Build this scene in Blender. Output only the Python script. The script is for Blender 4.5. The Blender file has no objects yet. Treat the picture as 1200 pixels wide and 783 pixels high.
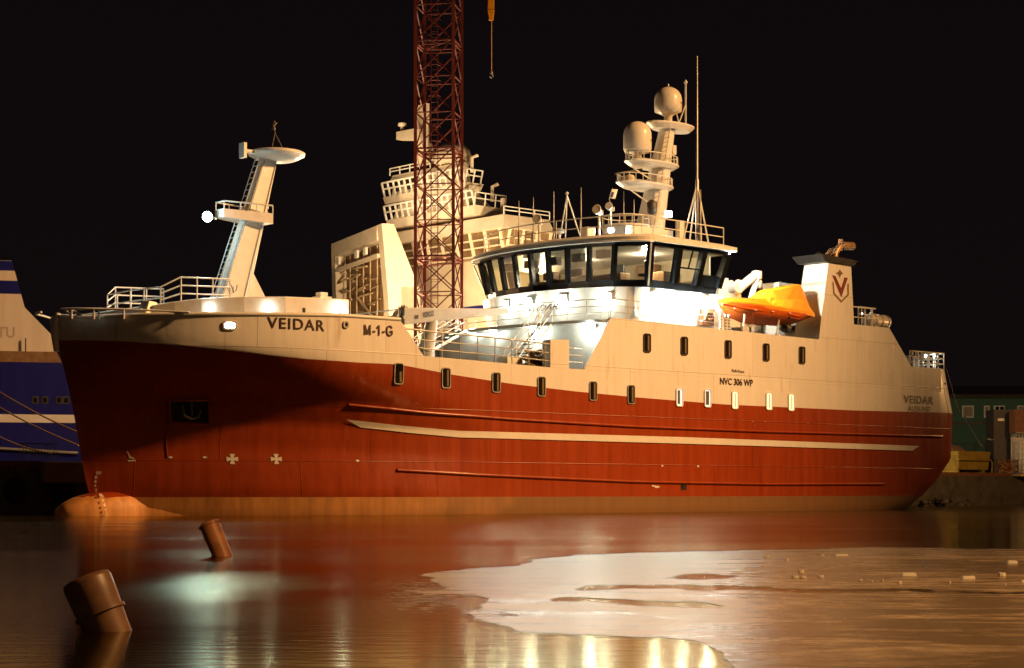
import bpy, bmesh, math, random
from math import sin, cos, pi, radians, sqrt, atan2
from mathutils import Vector, Matrix
random.seed(7)

# ------------------------------------------------------------------ camera
sc = bpy.context.scene
COL = sc.collection
HC, FPX, HY = 1.05, 2200.0, 576.0
cd = bpy.data.cameras.new("camera"); cam = bpy.data.objects.new("camera", cd); COL.objects.link(cam)
cam.location = (0, 0, HC); cam.rotation_euler = (pi/2, 0, 0)
cd.sensor_width = 36; cd.sensor_fit = 'HORIZONTAL'; cd.lens = 36*FPX/1200
cd.shift_y = (HY-391.5)/1200
cd.clip_start = 0.3; cd.clip_end = 4000
sc.camera = cam
# ------------------------------------------------------------------ world: night sky
w = bpy.data.worlds.new("World"); sc.world = w; w.use_nodes = True
nt = w.node_tree; bg = nt.nodes['Background']
tc = nt.nodes.new('ShaderNodeTexCoord'); sx = nt.nodes.new('ShaderNodeSeparateXYZ')
cr = nt.nodes.new('ShaderNodeValToRGB')
cr.color_ramp.elements[0].position = 0.0; cr.color_ramp.elements[0].color = (.0050, .0034, .0034, 1)
cr.color_ramp.elements[1].position = 0.5; cr.color_ramp.elements[1].color = (.0034, .0020, .0027, 1)
nt.links.new(tc.outputs['Generated'], sx.inputs[0]); nt.links.new(sx.outputs['Z'], cr.inputs[0])
nt.links.new(cr.outputs[0], bg.inputs[0]); bg.inputs[1].default_value = 1.0
# ------------------------------------------------------------------ exposure
vs = sc.view_settings; vs.view_transform = 'Standard'; vs.look = 'None'; vs.exposure = 0; vs.gamma = 1
sc.render.engine = 'CYCLES'
sc.cycles.use_denoising = True
sc.cycles.max_bounces = 6; sc.cycles.glossy_bounces = 4; sc.cycles.diffuse_bounces = 2
sc.cycles.transparent_max_bounces = 12
sc.cycles.sample_clamp_indirect = 6
SODIUM = (1.0, .50, .175)
COOL = (.95, 1.0, .84)
def lamp(name, loc, power, color, radius=.2, parent=None, spot=None, target=None):
    l = bpy.data.lights.new(name, 'SPOT' if spot else 'POINT')
    l.energy = power; l.color = color; l.shadow_soft_size = radius
    o = bpy.data.objects.new(name, l); COL.objects.link(o); o.location = loc
    if parent: o.parent = parent
    if spot:
        l.spot_size = radians(spot); l.spot_blend = .6
        d = Vector(target)-Vector(loc); o.rotation_euler = d.to_track_quat('-Z', 'Y').to_euler()
    return o
# high yard floodlight (sodium) off to the right, then unseen fill lights added
lamp("yard_and_fill_light", (67.4, 73.4, 52), 500000, SODIUM, 3.0, spot=59, target=(-5.8, 82.3, 9)).data.spot_blend = 1.0
lamp("yard_and_fill_light", (20, 4, 26), 1500, SODIUM, .7, spot=120, target=(6, 60, 0))  # weak fill added for the foreground and bow, no lamp stands there
lamp("ice_fill_light", (14, 13, 16), 16000, SODIUM, .4, spot=84, target=(5, 21, 0))  # unseen lamp added to brighten the ice
lamp("quay_fill_light", (42, 119, 11), 5500, SODIUM, .3)  # unseen fill added out of frame to brighten the right-hand quay

# ------------------------------------------------------------------ ship frame  (a: aft from the stem, p: to starboard from the port side, z: up)
OX, OY, CS, SN = -14.67, 74.2, .7378, .6750
def P(px, py, p):
    k = (px-600)/FPX
    a = (k*(OY+p*CS)-OX+p*SN)/(CS-k*SN)
    Y = OY+a*SN+p*CS
    return (a, p, HC+(HY-py)*Y/FPX)
def A(px, py, a):
    k = (px-600)/FPX
    p = (OX+a*CS-k*(OY+a*SN))/(SN+k*CS)
    Y = OY+a*SN+p*CS
    return (a, p, HC+(HY-py)*Y/FPX)
def W(a, p, z): return (OX+a*CS-p*SN, OY+a*SN+p*CS, z)
def G(px, py, z=0):       # a point on a level plane
    Y = FPX*(HC-z)/(py-HY); return ((px-600)/FPX*Y, Y, z)
def D(px, py, Y): return ((px-600)/FPX*Y, Y, HC+(HY-py)*Y/FPX)
ANG = atan2(SN, CS)

# ------------------------------------------------------------------ materials
def nodes(name):
    m = bpy.data.materials.new(name); m.use_nodes = True
    return m, m.node_tree, m.node_tree.nodes['Principled BSDF'], m.node_tree.nodes, m.node_tree.links
def mat(name, color, rough=.45, metal=0, var=.12, scale=1.5, bump=.02, streak=False, coat=0, seams=False, emit=None):
    m, t, b, n, l = nodes(name)
    b.inputs['Roughness'].default_value = rough; b.inputs['Metallic'].default_value = metal
    if coat: b.inputs['Coat Weight'].default_value = coat
    co = n.new('ShaderNodeTexCoord'); mp = n.new('ShaderNodeMapping')
    l.new(co.outputs['Object'], mp.inputs[0])
    if streak: mp.inputs['Scale'].default_value = (2.2, 2.2, .16)
    nz = n.new('ShaderNodeTexNoise'); nz.inputs['Scale'].default_value = scale; nz.inputs['Detail'].default_value = 6
    nz.inputs['Roughness'].default_value = .62
    l.new(mp.outputs[0], nz.inputs['Vector'])
    mx = n.new('ShaderNodeMix'); mx.data_type = 'RGBA'
    c = color
    mx.inputs['A'].default_value = (c[0]*(1-var), c[1]*(1-var*1.25), c[2]*(1-var*1.5), 1)
    mx.inputs['B'].default_value = (min(1, c[0]*(1+var)), min(1, c[1]*(1+var)), min(1, c[2]*(1+var)), 1)
    mr = n.new('ShaderNodeMapRange'); mr.inputs[1].default_value = .3; mr.inputs[2].default_value = .7
    l.new(nz.outputs[0], mr.inputs[0]); l.new(mr.outputs[0], mx.inputs[0])
    last = mx.outputs[2]
    bp = n.new('ShaderNodeBump'); bp.inputs['Strength'].default_value = .5; bp.inputs['Distance'].default_value = bump
    nz2 = n.new('ShaderNodeTexNoise'); nz2.inputs['Scale'].default_value = scale*.6; nz2.inputs['Detail'].default_value = 3
    l.new(co.outputs['Object'], nz2.inputs['Vector']); hgt = nz2.outputs[0]
    if seams:   # welded plate seams on (a, z)
        s1 = n.new('ShaderNodeSeparateXYZ'); l.new(co.outputs['Object'], s1.inputs[0])
        cb = n.new('ShaderNodeCombineXYZ'); l.new(s1.outputs[0], cb.inputs[0]); l.new(s1.outputs[2], cb.inputs[1])
        br = n.new('ShaderNodeTexBrick'); br.inputs['Scale'].default_value = .42
        br.inputs['Brick Width'].default_value = 2.6; br.inputs['Row Height'].default_value = 1.0
        br.inputs['Mortar Size'].default_value = .011; br.inputs['Mortar Smooth'].default_value = .6
        br.inputs['Color1'].default_value = (1, 1, 1, 1); br.inputs['Color2'].default_value = (.93, .92, .91, 1); br.inputs['Mortar'].default_value = (.72, .69, .66, 1)
        l.new(cb.outputs[0], br.inputs['Vector'])
        m2 = n.new('ShaderNodeMix'); m2.data_type = 'RGBA'; m2.blend_type = 'MULTIPLY'; m2.inputs[0].default_value = 1
        l.new(last, m2.inputs['A']); l.new(br.outputs['Color'], m2.inputs['B']); last = m2.outputs[2]
        ad = n.new('ShaderNodeMath'); ad.operation = 'MULTIPLY_ADD'; ad.inputs[1].default_value = .35
        l.new(br.outputs['Fac'], ad.inputs[0]); l.new(hgt, ad.inputs[2]); hgt = ad.outputs[0]
        wv = n.new('ShaderNodeTexWave'); wv.inputs['Scale'].default_value = .52; wv.inputs['Distortion'].default_value = 1.2; wv.inputs['Detail'].default_value = 1; l.new(co.outputs['Object'], wv.inputs[0])
        a2 = n.new('ShaderNodeMath'); a2.operation = 'MULTIPLY_ADD'; a2.inputs[1].default_value = .07; l.new(wv.outputs[0], a2.inputs[0]); l.new(hgt, a2.inputs[2]); hgt = a2.outputs[0]
        # rust runs and scuffs
        mp3 = n.new('ShaderNodeMapping'); mp3.inputs['Scale'].default_value = (1.5, 1.5, .22); l.new(co.outputs['Object'], mp3.inputs[0])
        n3 = n.new('ShaderNodeTexNoise'); n3.inputs['Scale'].default_value = 2.2; n3.inputs['Detail'].default_value = 9; l.new(mp3.outputs[0], n3.inputs['Vector'])
        r3 = n.new('ShaderNodeMapRange'); r3.inputs[1].default_value = .60; r3.inputs[2].default_value = .76; r3.inputs[4].default_value = .6
        l.new(n3.outputs[0], r3.inputs[0])
        m3 = n.new('ShaderNodeMix'); m3.data_type = 'RGBA'; m3.inputs['B'].default_value = (c[0]*.55+.02, c[1]*.42, c[2]*.35, 1)
        l.new(r3.outputs[0], m3.inputs[0]); l.new(last, m3.inputs['A']); last = m3.outputs[2]
    rr = n.new('ShaderNodeMapRange'); rr.inputs[3].default_value = max(.03, rough-.08); rr.inputs[4].default_value = min(1, rough+.12)
    l.new(nz.outputs[0], rr.inputs[0]); l.new(rr.outputs[0], b.inputs['Roughness'])
    l.new(hgt, bp.inputs['Height']); l.new(bp.outputs[0], b.inputs['Normal'])
    l.new(last, b.inputs['Base Color'])
    if emit:
        b.inputs['Emission Color'].default_value = (*emit[0], 1); b.inputs['Emission Strength'].default_value = emit[1]
    return m
def emis(name, color, strength):
    m, t, b, n, l = nodes(name)
    b.inputs['Base Color'].default_value = (.8, .8, .8, 1)
    b.inputs['Emission Color'].default_value = (*color, 1); b.inputs['Emission Strength'].default_value = strength
    return m
M = {}
M['white'] = mat('white_ship_paint', (.78, .77, .74), .33, var=.05, streak=True, bump=.03, seams=True)
M['red'] = mat('red_hull_paint', (.29, .042, .005), .30, var=.16, streak=True, bump=.05, seams=True, scale=1.1)
M['boot'] = mat('ochre_bottom_paint', (.56, .26, .08), .55, var=.28, scale=1.0, streak=True)
def aft_shade():
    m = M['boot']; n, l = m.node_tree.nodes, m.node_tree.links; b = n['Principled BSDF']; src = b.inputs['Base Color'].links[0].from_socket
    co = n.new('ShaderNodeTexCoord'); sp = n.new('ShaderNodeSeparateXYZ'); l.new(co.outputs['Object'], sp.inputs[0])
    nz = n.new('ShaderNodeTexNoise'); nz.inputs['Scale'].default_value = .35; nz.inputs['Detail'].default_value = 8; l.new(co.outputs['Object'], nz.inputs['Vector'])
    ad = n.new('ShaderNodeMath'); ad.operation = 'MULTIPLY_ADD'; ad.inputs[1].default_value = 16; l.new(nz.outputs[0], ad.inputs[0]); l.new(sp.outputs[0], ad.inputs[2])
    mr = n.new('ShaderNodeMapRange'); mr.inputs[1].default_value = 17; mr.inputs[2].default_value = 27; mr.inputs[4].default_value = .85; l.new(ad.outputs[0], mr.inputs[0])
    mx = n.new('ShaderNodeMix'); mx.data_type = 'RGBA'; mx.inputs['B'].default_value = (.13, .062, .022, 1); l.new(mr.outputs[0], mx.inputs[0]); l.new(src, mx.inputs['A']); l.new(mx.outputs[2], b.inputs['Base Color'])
aft_shade()      # dimmer light further aft, painted into the bottom paint's colour
M['stripe'] = mat('white_stripe_paint', (.72, .70, .66), .4, var=.06)
M['wsm'] = mat('white_fittings_paint', (.76, .76, .73), .38, var=.06, scale=3)
M['cream'] = mat('cream_plastic', (.74, .70, .62), .3, var=.04, scale=4)
M['grey'] = mat('grey_crane_paint', (.44, .46, .46), .4, var=.08, scale=3)
M['navy'] = mat('dark_window_band_paint', (.007, .009, .012), .18, var=.2)
M['black'] = mat('black_paint', (.02, .02, .022), .35, var=.2)
M['lett'] = mat('dark_lettering_paint', (.045, .018, .014), .4, var=.1)
M['deck'] = mat('green_grey_deck_paint', (.13, .15, .13), .7, var=.2)
M['orange'] = mat('orange_boat_hull', (.62, .115, .012), .32, var=.12, scale=3)
M['yellow'] = mat('yellow_orange_canopy', (.85, .37, .012), .38, var=.1, scale=3)
M['tower'] = mat('red_crane_steel', (.13, .020, .014), .5, var=.2, scale=3)
M['steel'] = mat('galvanised_steel', (.42, .42, .40), .4, .6, var=.15, scale=4)
M['dsteel'] = mat('dark_steel', (.07, .065, .06), .5, .4, var=.3, scale=4)
M['rust'] = mat('rusty_steel', (.20, .085, .04), .75, var=.4, scale=5)
M['pipe'] = mat('heat_stained_pipe', (.42, .27, .16), .4, .5, var=.25, scale=5)
M['rope'] = mat('weathered_rope', (.33, .22, .09), .9, var=.4, scale=12)
M['conc'] = mat('wet_quay_concrete', (.10, .09, .075), .7, var=.35, scale=1.2, bump=.06)
M['blue'] = mat('blue_hull_paint', (.009, .011, .17), .35, var=.12, streak=True)
M['beige'] = mat('warm_superstructure_paint', (.66, .56, .42), .45, var=.08, scale=1)
M['brown'] = mat('brown_grating', (.22, .13, .06), .6, var=.3, scale=3)
M['green'] = mat('green_cladding', (.05, .13, .095), .7, var=.12)
M['tyre'] = mat('tyre_rubber', (.015, .014, .013), .85, var=.2)
M['emb'] = mat('maroon_emblem_paint', (.20, .03, .02), .4, var=.08)
M['gold'] = mat('bronze_emblem_paint', (.20, .115, .05), .4, var=.08)
M['lens'] = emis('floodlight_lens', COOL, 60)
M['lensb'] = emis('bow_floodlight_lens', (.75, 1, .95), 150)
M['lensw'] = emis('cabin_light_lens', (1, .9, .68), 25)
M['curt'] = emis('lit_cabin_curtain', (1.0, .86, .50), 1.1)
M['curt2'] = emis('lit_cabin_interior', (.78, .92, 1.0), .75)
M['skin'] = mat('interior_cream', (.62, .50, .34), .6, var=.1)
M['wood'] = mat('interior_wood', (.24, .13, .06), .5, var=.3, scale=3)
def wavy(m_, k):
    n, l = m_.node_tree.nodes, m_.node_tree.links; b = n['Principled BSDF']; co = n.new('ShaderNodeTexCoord'); wv = n.new('ShaderNodeTexWave'); wv.inputs['Scale'].default_value = 4.5; wv.inputs['Distortion'].default_value = 3; wv.inputs['Detail Scale'].default_value = .6
    l.new(co.outputs['Object'], wv.inputs[0]); mr = n.new('ShaderNodeMapRange'); mr.inputs[3].default_value = k*.5; mr.inputs[4].default_value = k*1.15; l.new(wv.outputs[0], mr.inputs[0]); l.new(mr.outputs[0], b.inputs['Emission Strength'])
wavy(M['curt'], 1.0); wavy(M['curt2'], .7)
def glass(name, tint, mixv):
    m, t, b, n, l = nodes(name)
    n.remove(b); out = n['Material Output']
    g = n.new('ShaderNodeBsdfGlossy'); g.inputs['Roughness'].default_value = .05; g.inputs['Color'].default_value = (.9, .9, .9, 1)
    nz = n.new('ShaderNodeTexNoise'); nz.inputs['Scale'].default_value = 1.6; nz.inputs['Detail'].default_value = 2
    bp = n.new('ShaderNodeBump'); bp.inputs['Distance'].default_value = .03; bp.inputs['Strength'].default_value = .35
    l.new(nz.outputs[0], bp.inputs['Height']); l.new(bp.outputs[0], g.inputs['Normal'])
    tr = n.new('ShaderNodeBsdfTransparent'); tr.inputs['Color'].default_value = (*tint, 1)
    mx = n.new('ShaderNodeMixShader'); mx.inputs[0].default_value = mixv
    l.new(tr.outputs[0], mx.inputs[1]); l.new(g.outputs[0], mx.inputs[2]); l.new(mx.outputs[0], out.inputs[0])
    return m
M['glass'] = glass('tinted_bridge_glass', (.74, .76, .68), .13)
M['dglass'] = mat('dark_porthole_glass', (.012, .011, .010), .06, var=.2)

# ------------------------------------------------------------------ mesh builder
class MB:
    def __init__(s): s.v, s.f, s.mi, s.sm = [], [], [], []
    def add(s, vs, fs, mi=0, smooth=False):
        o = len(s.v); s.v += [tuple(v) for v in vs]
        for f in fs: s.f.append([i+o for i in f]); s.mi.append(mi); s.sm.append(smooth)
        return s
    def box(s, x0, x1, y0, y1, z0, z1, mi=0):
        v = [(x, y, z) for z in (z0, z1) for y in (y0, y1) for x in (x0, x1)]
        return s.add(v, [(0, 2, 3, 1), (4, 5, 7, 6), (0, 1, 5, 4), (2, 6, 7, 3), (0, 4, 6, 2), (1, 3, 7, 5)], mi)
    def hexa(s, b, t, mi=0):    # two rings of the same length
        n = len(b); return s.add(list(b)+list(t), [tuple(range(n))[::-1], tuple(range(n, 2*n))]+[(i, (i+1) % n, n+(i+1) % n, n+i) for i in range(n)], mi)
    def tube(s, pts, r, n=8, mi=0, smooth=True, caps=True):
        pts = [Vector(q) for q in pts]; rs = r if isinstance(r, (list, tuple)) else [r]*len(pts)
        rings = []; up = None
        for i, q in enumerate(pts):
            d = (pts[min(i+1, len(pts)-1)]-pts[max(i-1, 0)])
            d = d.normalized() if d.length > 1e-9 else Vector((0, 0, 1))
            if up is None:
                up = Vector((0, 0, 1)) if abs(d.z) < .9 else Vector((1, 0, 0))
            x = d.cross(up).normalized(); y = x.cross(d).normalized(); up = y
            rings.append([q+(x*cos(2*pi*k/n+pi/n)+y*sin(2*pi*k/n+pi/n))*rs[i] for k in range(n)])
        v = [q for rg in rings for q in rg]; f = []
        for i in range(len(pts)-1):
            for k in range(n): f.append((i*n+k, i*n+(k+1) % n, (i+1)*n+(k+1) % n, (i+1)*n+k))
        s.add(v, f, mi, smooth)
        if caps: s.add(rings[0], [tuple(range(n))[::-1]], mi); s.add(rings[-1], [tuple(range(n))], mi)
        return s
    def bar(s, a, b, r, mi=0, n=4): return s.tube([a, b], r, n, mi, smooth=n > 5)
    def lathe(s, c, prof, n=24, mi=0, ax=(0, 0, 1), smooth=True):   # prof: (radius, height)
        q = Vector(ax).to_track_quat('Z', 'Y'); c = Vector(c)
        v = [c+q @ Vector((r*cos(2*pi*k/n), r*sin(2*pi*k/n), h)) for r, h in prof for k in range(n)]
        f = [(i*n+k, i*n+(k+1) % n, (i+1)*n+(k+1) % n, (i+1)*n+k) for i in range(len(prof)-1) for k in range(n)]
        s.add(v, f, mi, smooth)
        s.add(v[:n], [tuple(range(n))[::-1]], mi); s.add(v[-n:], [tuple(range(n))], mi); return s
    def prism(s, poly, axis, t0, t1, mi=0):   # poly in the two other axes
        def mk(u, v, t): return (t, u, v) if axis == 'x' else (u, t, v) if axis == 'y' else (u, v, t)
        return s.hexa([mk(u, v, t0) for u, v in poly], [mk(u, v, t1) for u, v in poly], mi)
    def build(s, name, mats, parent=None, bevel=0, label=None):
        me = bpy.data.meshes.new(name); me.from_pydata(s.v, [], s.f)
        if not isinstance(mats, (list, tuple)): mats = [mats]
        for m_ in mats: me.materials.append(m_ if not isinstance(m_, str) else M[m_])
        for p_, i, sm in zip(me.polygons, s.mi, s.sm): p_.material_index = i; p_.use_smooth = sm
        bm = bmesh.new(); bm.from_mesh(me); bmesh.ops.recalc_face_normals(bm, faces=bm.faces); bm.to_mesh(me); bm.free()
        o = bpy.data.objects.new(name, me); COL.objects.link(o)
        if parent: o.parent = parent
        if label: o['label'] = label
        if bevel:
            bv = o.modifiers.new('bevel', 'BEVEL'); bv.width = bevel; bv.segments = 2; bv.limit_method = 'ANGLE'; bv.angle_limit = radians(50)
        return o
def tag(o, label, cat, group=None, kind=None):
    if label: o['label'] = label
    if cat: o['category'] = cat
    if group: o['group'] = group
    if kind: o['kind'] = kind
    return o
def struct(o): o['kind'] = 'structure'; return o
def empty(name, loc=(0, 0, 0), rz=0, parent=None):
    o = bpy.data.objects.new(name, None); COL.objects.link(o); o.location = loc; o.rotation_euler = (0, 0, rz); o.empty_display_size = .3
    if parent: o.parent = parent
    return o
def interp(t, x):
    if x <= t[0][0]: return t[0][1]
    for (x0, y0), (x1, y1) in zip(t, t[1:]):
        if x <= x1: return y0+(y1-y0)*(x-x0)/(x1-x0)
    return t[-1][1]
def text(name, s, mp, mats, parent, wd, hg, shear=0, off=0, space=1.0, label=None, th=.012):
    cu = bpy.data.curves.new('txt', 'FONT'); cu.body = s; cu.size = 1; cu.shear = shear; cu.offset = off; cu.space_character = space
    cu.resolution_u = 4
    t = bpy.data.objects.new('txt', cu); COL.objects.link(t)
    bpy.context.view_layer.update(); dg = bpy.context.evaluated_depsgraph_get()
    me = bpy.data.meshes.new_from_object(t.evaluated_get(dg)); bpy.data.objects.remove(t); bpy.data.curves.remove(cu)
    me.name = name
    xs = [v.co.x for v in me.vertices]; ys = [v.co.y for v in me.vertices]
    x0, x1, y0, y1 = min(xs), max(xs), min(ys), max(ys)
    if s[0] == 'Å': y1 = y0+(y1-y0)*1.0
    for v in me.vertices: v.co = Vector(mp((v.co.x-x0)/(x1-x0)*wd, (v.co.y-y0)/(y1-y0)*hg))
    me.materials.clear(); me.materials.append(M[mats] if isinstance(mats, str) else mats)
    o = bpy.data.objects.new(name, me); COL.objects.link(o)
    if parent: o.parent = parent
    if label: o['label'] = label
    return o

# ------------------------------------------------------------------ the ship
ship = empty('fishing_vessel', (OX, OY, 0), ANG)
tag(ship, 'long red and white trawler with curved bridge, blazing deck lamps and two radomes', 'ship')
B = 6.75
STEM = [(-1.5, 2.2), (-.2, 1.9), (1.2, 1.5), (2.18, 1.26), (4.89, .72), (6.32, .34), (7.53, .02), (8.6, -.02)]
AEND = [(-1.5, 50.0), (-.4, 53.0), (.6, 54.6), (1.6, 55.5), (3.0, 56.0), (5.74, 56.14), (8.35, 55.3), (12, 54.2)]
# half breadth: tables in a height normalised so that 7.4 is the knuckle at the paint line; the band above it is plumb
KN = [(0, 7.28), (3, 7.14), (6, 6.94), (9, 6.76), (13.08, 6.5), (16.2, 6.35), (19.88, 6.07), (24, 5.87), (28.5, 5.72), (57, 5.7)]
LA = [(-1.5, 16), (1.2, 16.2), (2.2, 17.2), (3.2, 18.3), (4.4, 18.7), (5.5, 17.4), (7.4, 13.0)]
EN = [(-1.5, 2.0), (3.2, 2.0), (4.4, 2.05), (5.5, 2.15), (7.4, 2.7)]
EE = [(-1.5, 1.1), (3.2, 1.1), (4.4, 1.08), (5.5, 1.0), (7.4, .72)]
def hb(a, z):
    kn = interp(KN, a); zn = min(7.4, z*7.4/kn) if z > 0 else z
    u = (a-interp(STEM, z))/interp(LA, zn)
    u = max(0., min(1., u))
    b = B*(1-(1-u)**interp(EN, zn))**interp(EE, zn) if u > 0 else 0
    # stern: tucks in low down and rounds at the quarter
    ae = interp(AEND, z); v = (ae-a)/(2.2 if z > 3 else 2.2+(3-z)*1.4)
    if v < 1: b -= (1-max(0, v))**2.2*(.55 if z > 3 else .55+(3-z)*.55)
    if z < 0: b -= .5*z*z
    return max(0., b)
def hp(a, z): return B-hb(a, z)
def H(px, py):           # the point of the port hull side seen at a pixel
    p = 0.
    for _ in range(60):
        a, _p, z = P(px, py, p); p = .6*p+.4*hp(a, z)
    return P(px, py, p)
def linetab(pts): return [(h[0], h[2]) for h in (H(*q) for q in pts)]
PAINT = [(0, 7.42)]+linetab([(110, 399), (152.5, 400.5), (210, 405), (260, 410), (315, 416.5), (360, 421), (420, 425)])+[(13.08, 6.67), (16.2, 6.35), (19.88, 6.07), (24, 5.87), (28.5, 5.72), (34.94, 5.58), (45.8, 5.59), (57, 5.74)]
TOPZ = [(0, 8.40)]+linetab([(100, 373), (160, 370), (230, 369), (300, 369), (400, 370.5)])+[(13.2, 8.64), (14.5, 7.12), (22.4, 6.95), (57, 6.95)]
TOPZ2 = [(-1, 8.4)]+[(a, z) for a, z in TOPZ if .2 < a < 13.3]
def hull_mesh():
    ts = [i/140 for i in range(141)]; ts = sorted(set([(1-cos(pi*t*.5))*.32 if t < .999 else .32 for t in ts]+[.32+.68*i/60 for i in range(61)]+[13.2/56, 14.5/56, 22.4/56, .995, .985, .97, .95]))
    def lv(a, k):
        pl = interp(PAINT, a); tp = interp(TOPZ, a)
        return [-1.4, -.6, 0, .40, .80][k] if k < 5 else .80+(pl-.80)*(k-4)/26 if k < 31 else pl+.05+(tp-pl-.05)*(k-31)/5
    NL = 37; rows = []
    for k in range(NL):
        r = []
        for t in ts:
            a = t*56.2
            for _ in range(5):
                z = lv(a, k); s0 = interp(STEM, z); a = s0+t*(interp(AEND, z)-s0)
            r.append((a, z))
        rows.append(r)
    mb = MB(); n = len(ts)
    for side in (1, -1):
        v = []
        for r in rows:
            for a, z in r:
                b = hb(a, z); v.append((a, B-side*b, z))
        for k in range(NL-1):
            fs = [(k*n+i, k*n+i+1, (k+1)*n+i+1, (k+1)*n+i) for i in range(n-1)]
            mb.add(v, fs, 2 if k < 4 else 0 if k < 30 else 1, True) if False else None
        o = len(mb.v); mb.v += v
        for k in range(NL-1):
            for i in range(n-1):
                mb.f.append([o+k*n+i, o+k*n+i+1, o+(k+1)*n+i+1, o+(k+1)*n+i]); mb.mi.append(2 if k < 4 else 0 if k < 30 else 1); mb.sm.append(True)
    # transom
    o1, o2 = 0, NL*n
    for k in range(NL-1):
        mb.f.append([o1+k*n+n-1, o2+k*n+n-1, o2+(k+1)*n+n-1, o1+(k+1)*n+n-1]); mb.mi.append(2 if k < 4 else 0 if k < 30 else 1); mb.sm.append(False)
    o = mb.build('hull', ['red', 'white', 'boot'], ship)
    bm = bmesh.new(); bm.from_mesh(o.data); bmesh.ops.remove_doubles(bm, verts=bm.verts, dist=.0004); bmesh.ops.recalc_face_normals(bm, faces=bm.faces); bm.to_mesh(o.data); bm.free()
    return o
hull_mesh()
# bulbous bow
mb = MB()
prof = []
for i in range(33):
    t = i/32; x = -.05+t*8.5
    k = min(1, t/.34); rr = sqrt(max(0, 1-(1-k)**2))
    prof.append((x, max(1.25*rr, hb(x, .4)+.03-.6*max(0, t-.42)), (.98*rr+.22*max(0, rr-.6)) if t < .34 else 1.07))
n = 40; v = []; f = []
for x, ry, rz in prof:
    for k in range(n):
        th = 2*pi*k/n; v.append((x, B+ry*math.copysign(abs(cos(th))**.75, cos(th)), .02+rz*(math.copysign(abs(sin(th))**.8, sin(th)))*(1.0 if sin(th) > 0 else 1.5)))
for i in range(len(prof)-1):
    for k in range(n):
        f = (i*n+k, i*n+(k+1) % n, (i+1)*n+(k+1) % n, (i+1)*n+k)
        mb.f.append(list(f)); mb.mi.append(1 if sum(v[j][2] for j in f)/4 > .82 else 0); mb.sm.append(True)
mb.v = list(v); mb.add(v[:n], [tuple(range(n))], 0)
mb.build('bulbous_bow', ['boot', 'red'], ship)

def hull_strip(name, top, bot, m_, off=.045, tip=None):
    """a painted band lying on the hull; top / bot are (a, z) tables"""
    a0 = min(top[0][0], bot[0][0]); a1 = max(top[-1][0], bot[-1][0]); N = 160; mb = MB(); T = []; Bt = []
    for i in range(N+1):
        t = i/N
        at_, ab = top[0][0]+t*(top[-1][0]-top[0][0]), bot[0][0]+t*(bot[-1][0]-bot[0][0])
        zt, zb = interp(top, at_), interp(bot, ab)
        for j in range(5):
            f_ = j/4; a, z = at_+(ab-at_)*f_, zt+(zb-zt)*f_; T.append((a, hp(a, z)-off, z))
    mb.add(T, [(i*5+j, i*5+5+j, i*5+6+j, i*5+1+j) for i in range(N) for j in range(4)], 0, True)
    return mb.build(name, m_, ship)
hull_strip('hull_stripe', linetab([(405, 491.7), (470, 499), (536.7, 505), (800, 512.3), (1076.7, 522.7)]),
           linetab([(421.7, 501), (480, 507.5), (536.7, 512.7), (800, 520), (1068.3, 528.3)]), 'stripe')
def hull_tube(name, pts, r, m_='red', off=.02):
    tb = linetab(pts); q = []; N = 60
    for i in range(N+1):
        a = tb[0][0]+(tb[-1][0]-tb[0][0])*i/N; z = interp(tb, a); q.append((a, hp(a, z)-off, z))
    return MB().tube(q, r, 6).build(name, m_, ship)
hull_tube('rubbing_strake', [(408, 474.5), (500, 484), (600, 491.5), (740, 499.8), (900, 506), (1104, 511.5)], .075)
hull_tube('rubbing_strake', [(465, 551), (560, 556.5), (740, 564.5), (900, 567.5), (1036, 567)], .075)
# gunwale capping along the forecastle and the well
q = []
for i in range(80):
    a = -.02+13.2*i/79; z = interp(TOPZ, a); q.append((a, hp(a, z)+.02, z+.03))
mb = MB().tube(q, .09, 6); mb.tube([(a, 2*B-p_, z) for a, p_, z in q], .09, 6); mb.build('gunwale_capping', 'wsm', ship)
# upper shell plating aft of the well: port and starboard
def side_plate(name, poly, p0=0., t=.10):
    for u, v_ in ((p0, p0+t), (2*B-p0-t, 2*B-p0)):
        mb = MB(); mb.prism(poly, 'y', u, v_); mb.build(name, 'white', ship)
side_plate('bulwark_box', [(22.36, 6.953), (22.36, 8.27), (23.6, 8.34), (23.6, 6.953)], t=.55)
def splate_poly():
    return [(24.64, 6.953), (24.7, 7.08), (26.45, 9.58), (33, 9.50), (42.72, 9.39), (42.79, 9.80), (42.89, 10.41), (49.12, 10.41), (51.25, 8.29), (54.2, 8.31), (54.2, 6.953)]
side_plate('shell_plating', splate_poly())
# quarter plating that follows the stern rounding
mb = MB()
for sd in (1, -1):
    v = []; zs = [6.953, 7.4, 7.9, 8.31]
    for z in zs:
        ae = interp(AEND, z)
        for i in range(13):
            a = 54.2+(ae-54.2)*i/12; b = hb(a, z); v.append((a, B-sd*b, z))
        v.append((interp(AEND, z), B, z))
    f = [(k*14+i, k*14+i+1, (k+1)*14+i+1, (k+1)*14+i) for k in range(3) for i in range(13)]
    mb.add(v, f, 0, False)
mb.build('stern_plating', 'white', ship)
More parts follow.
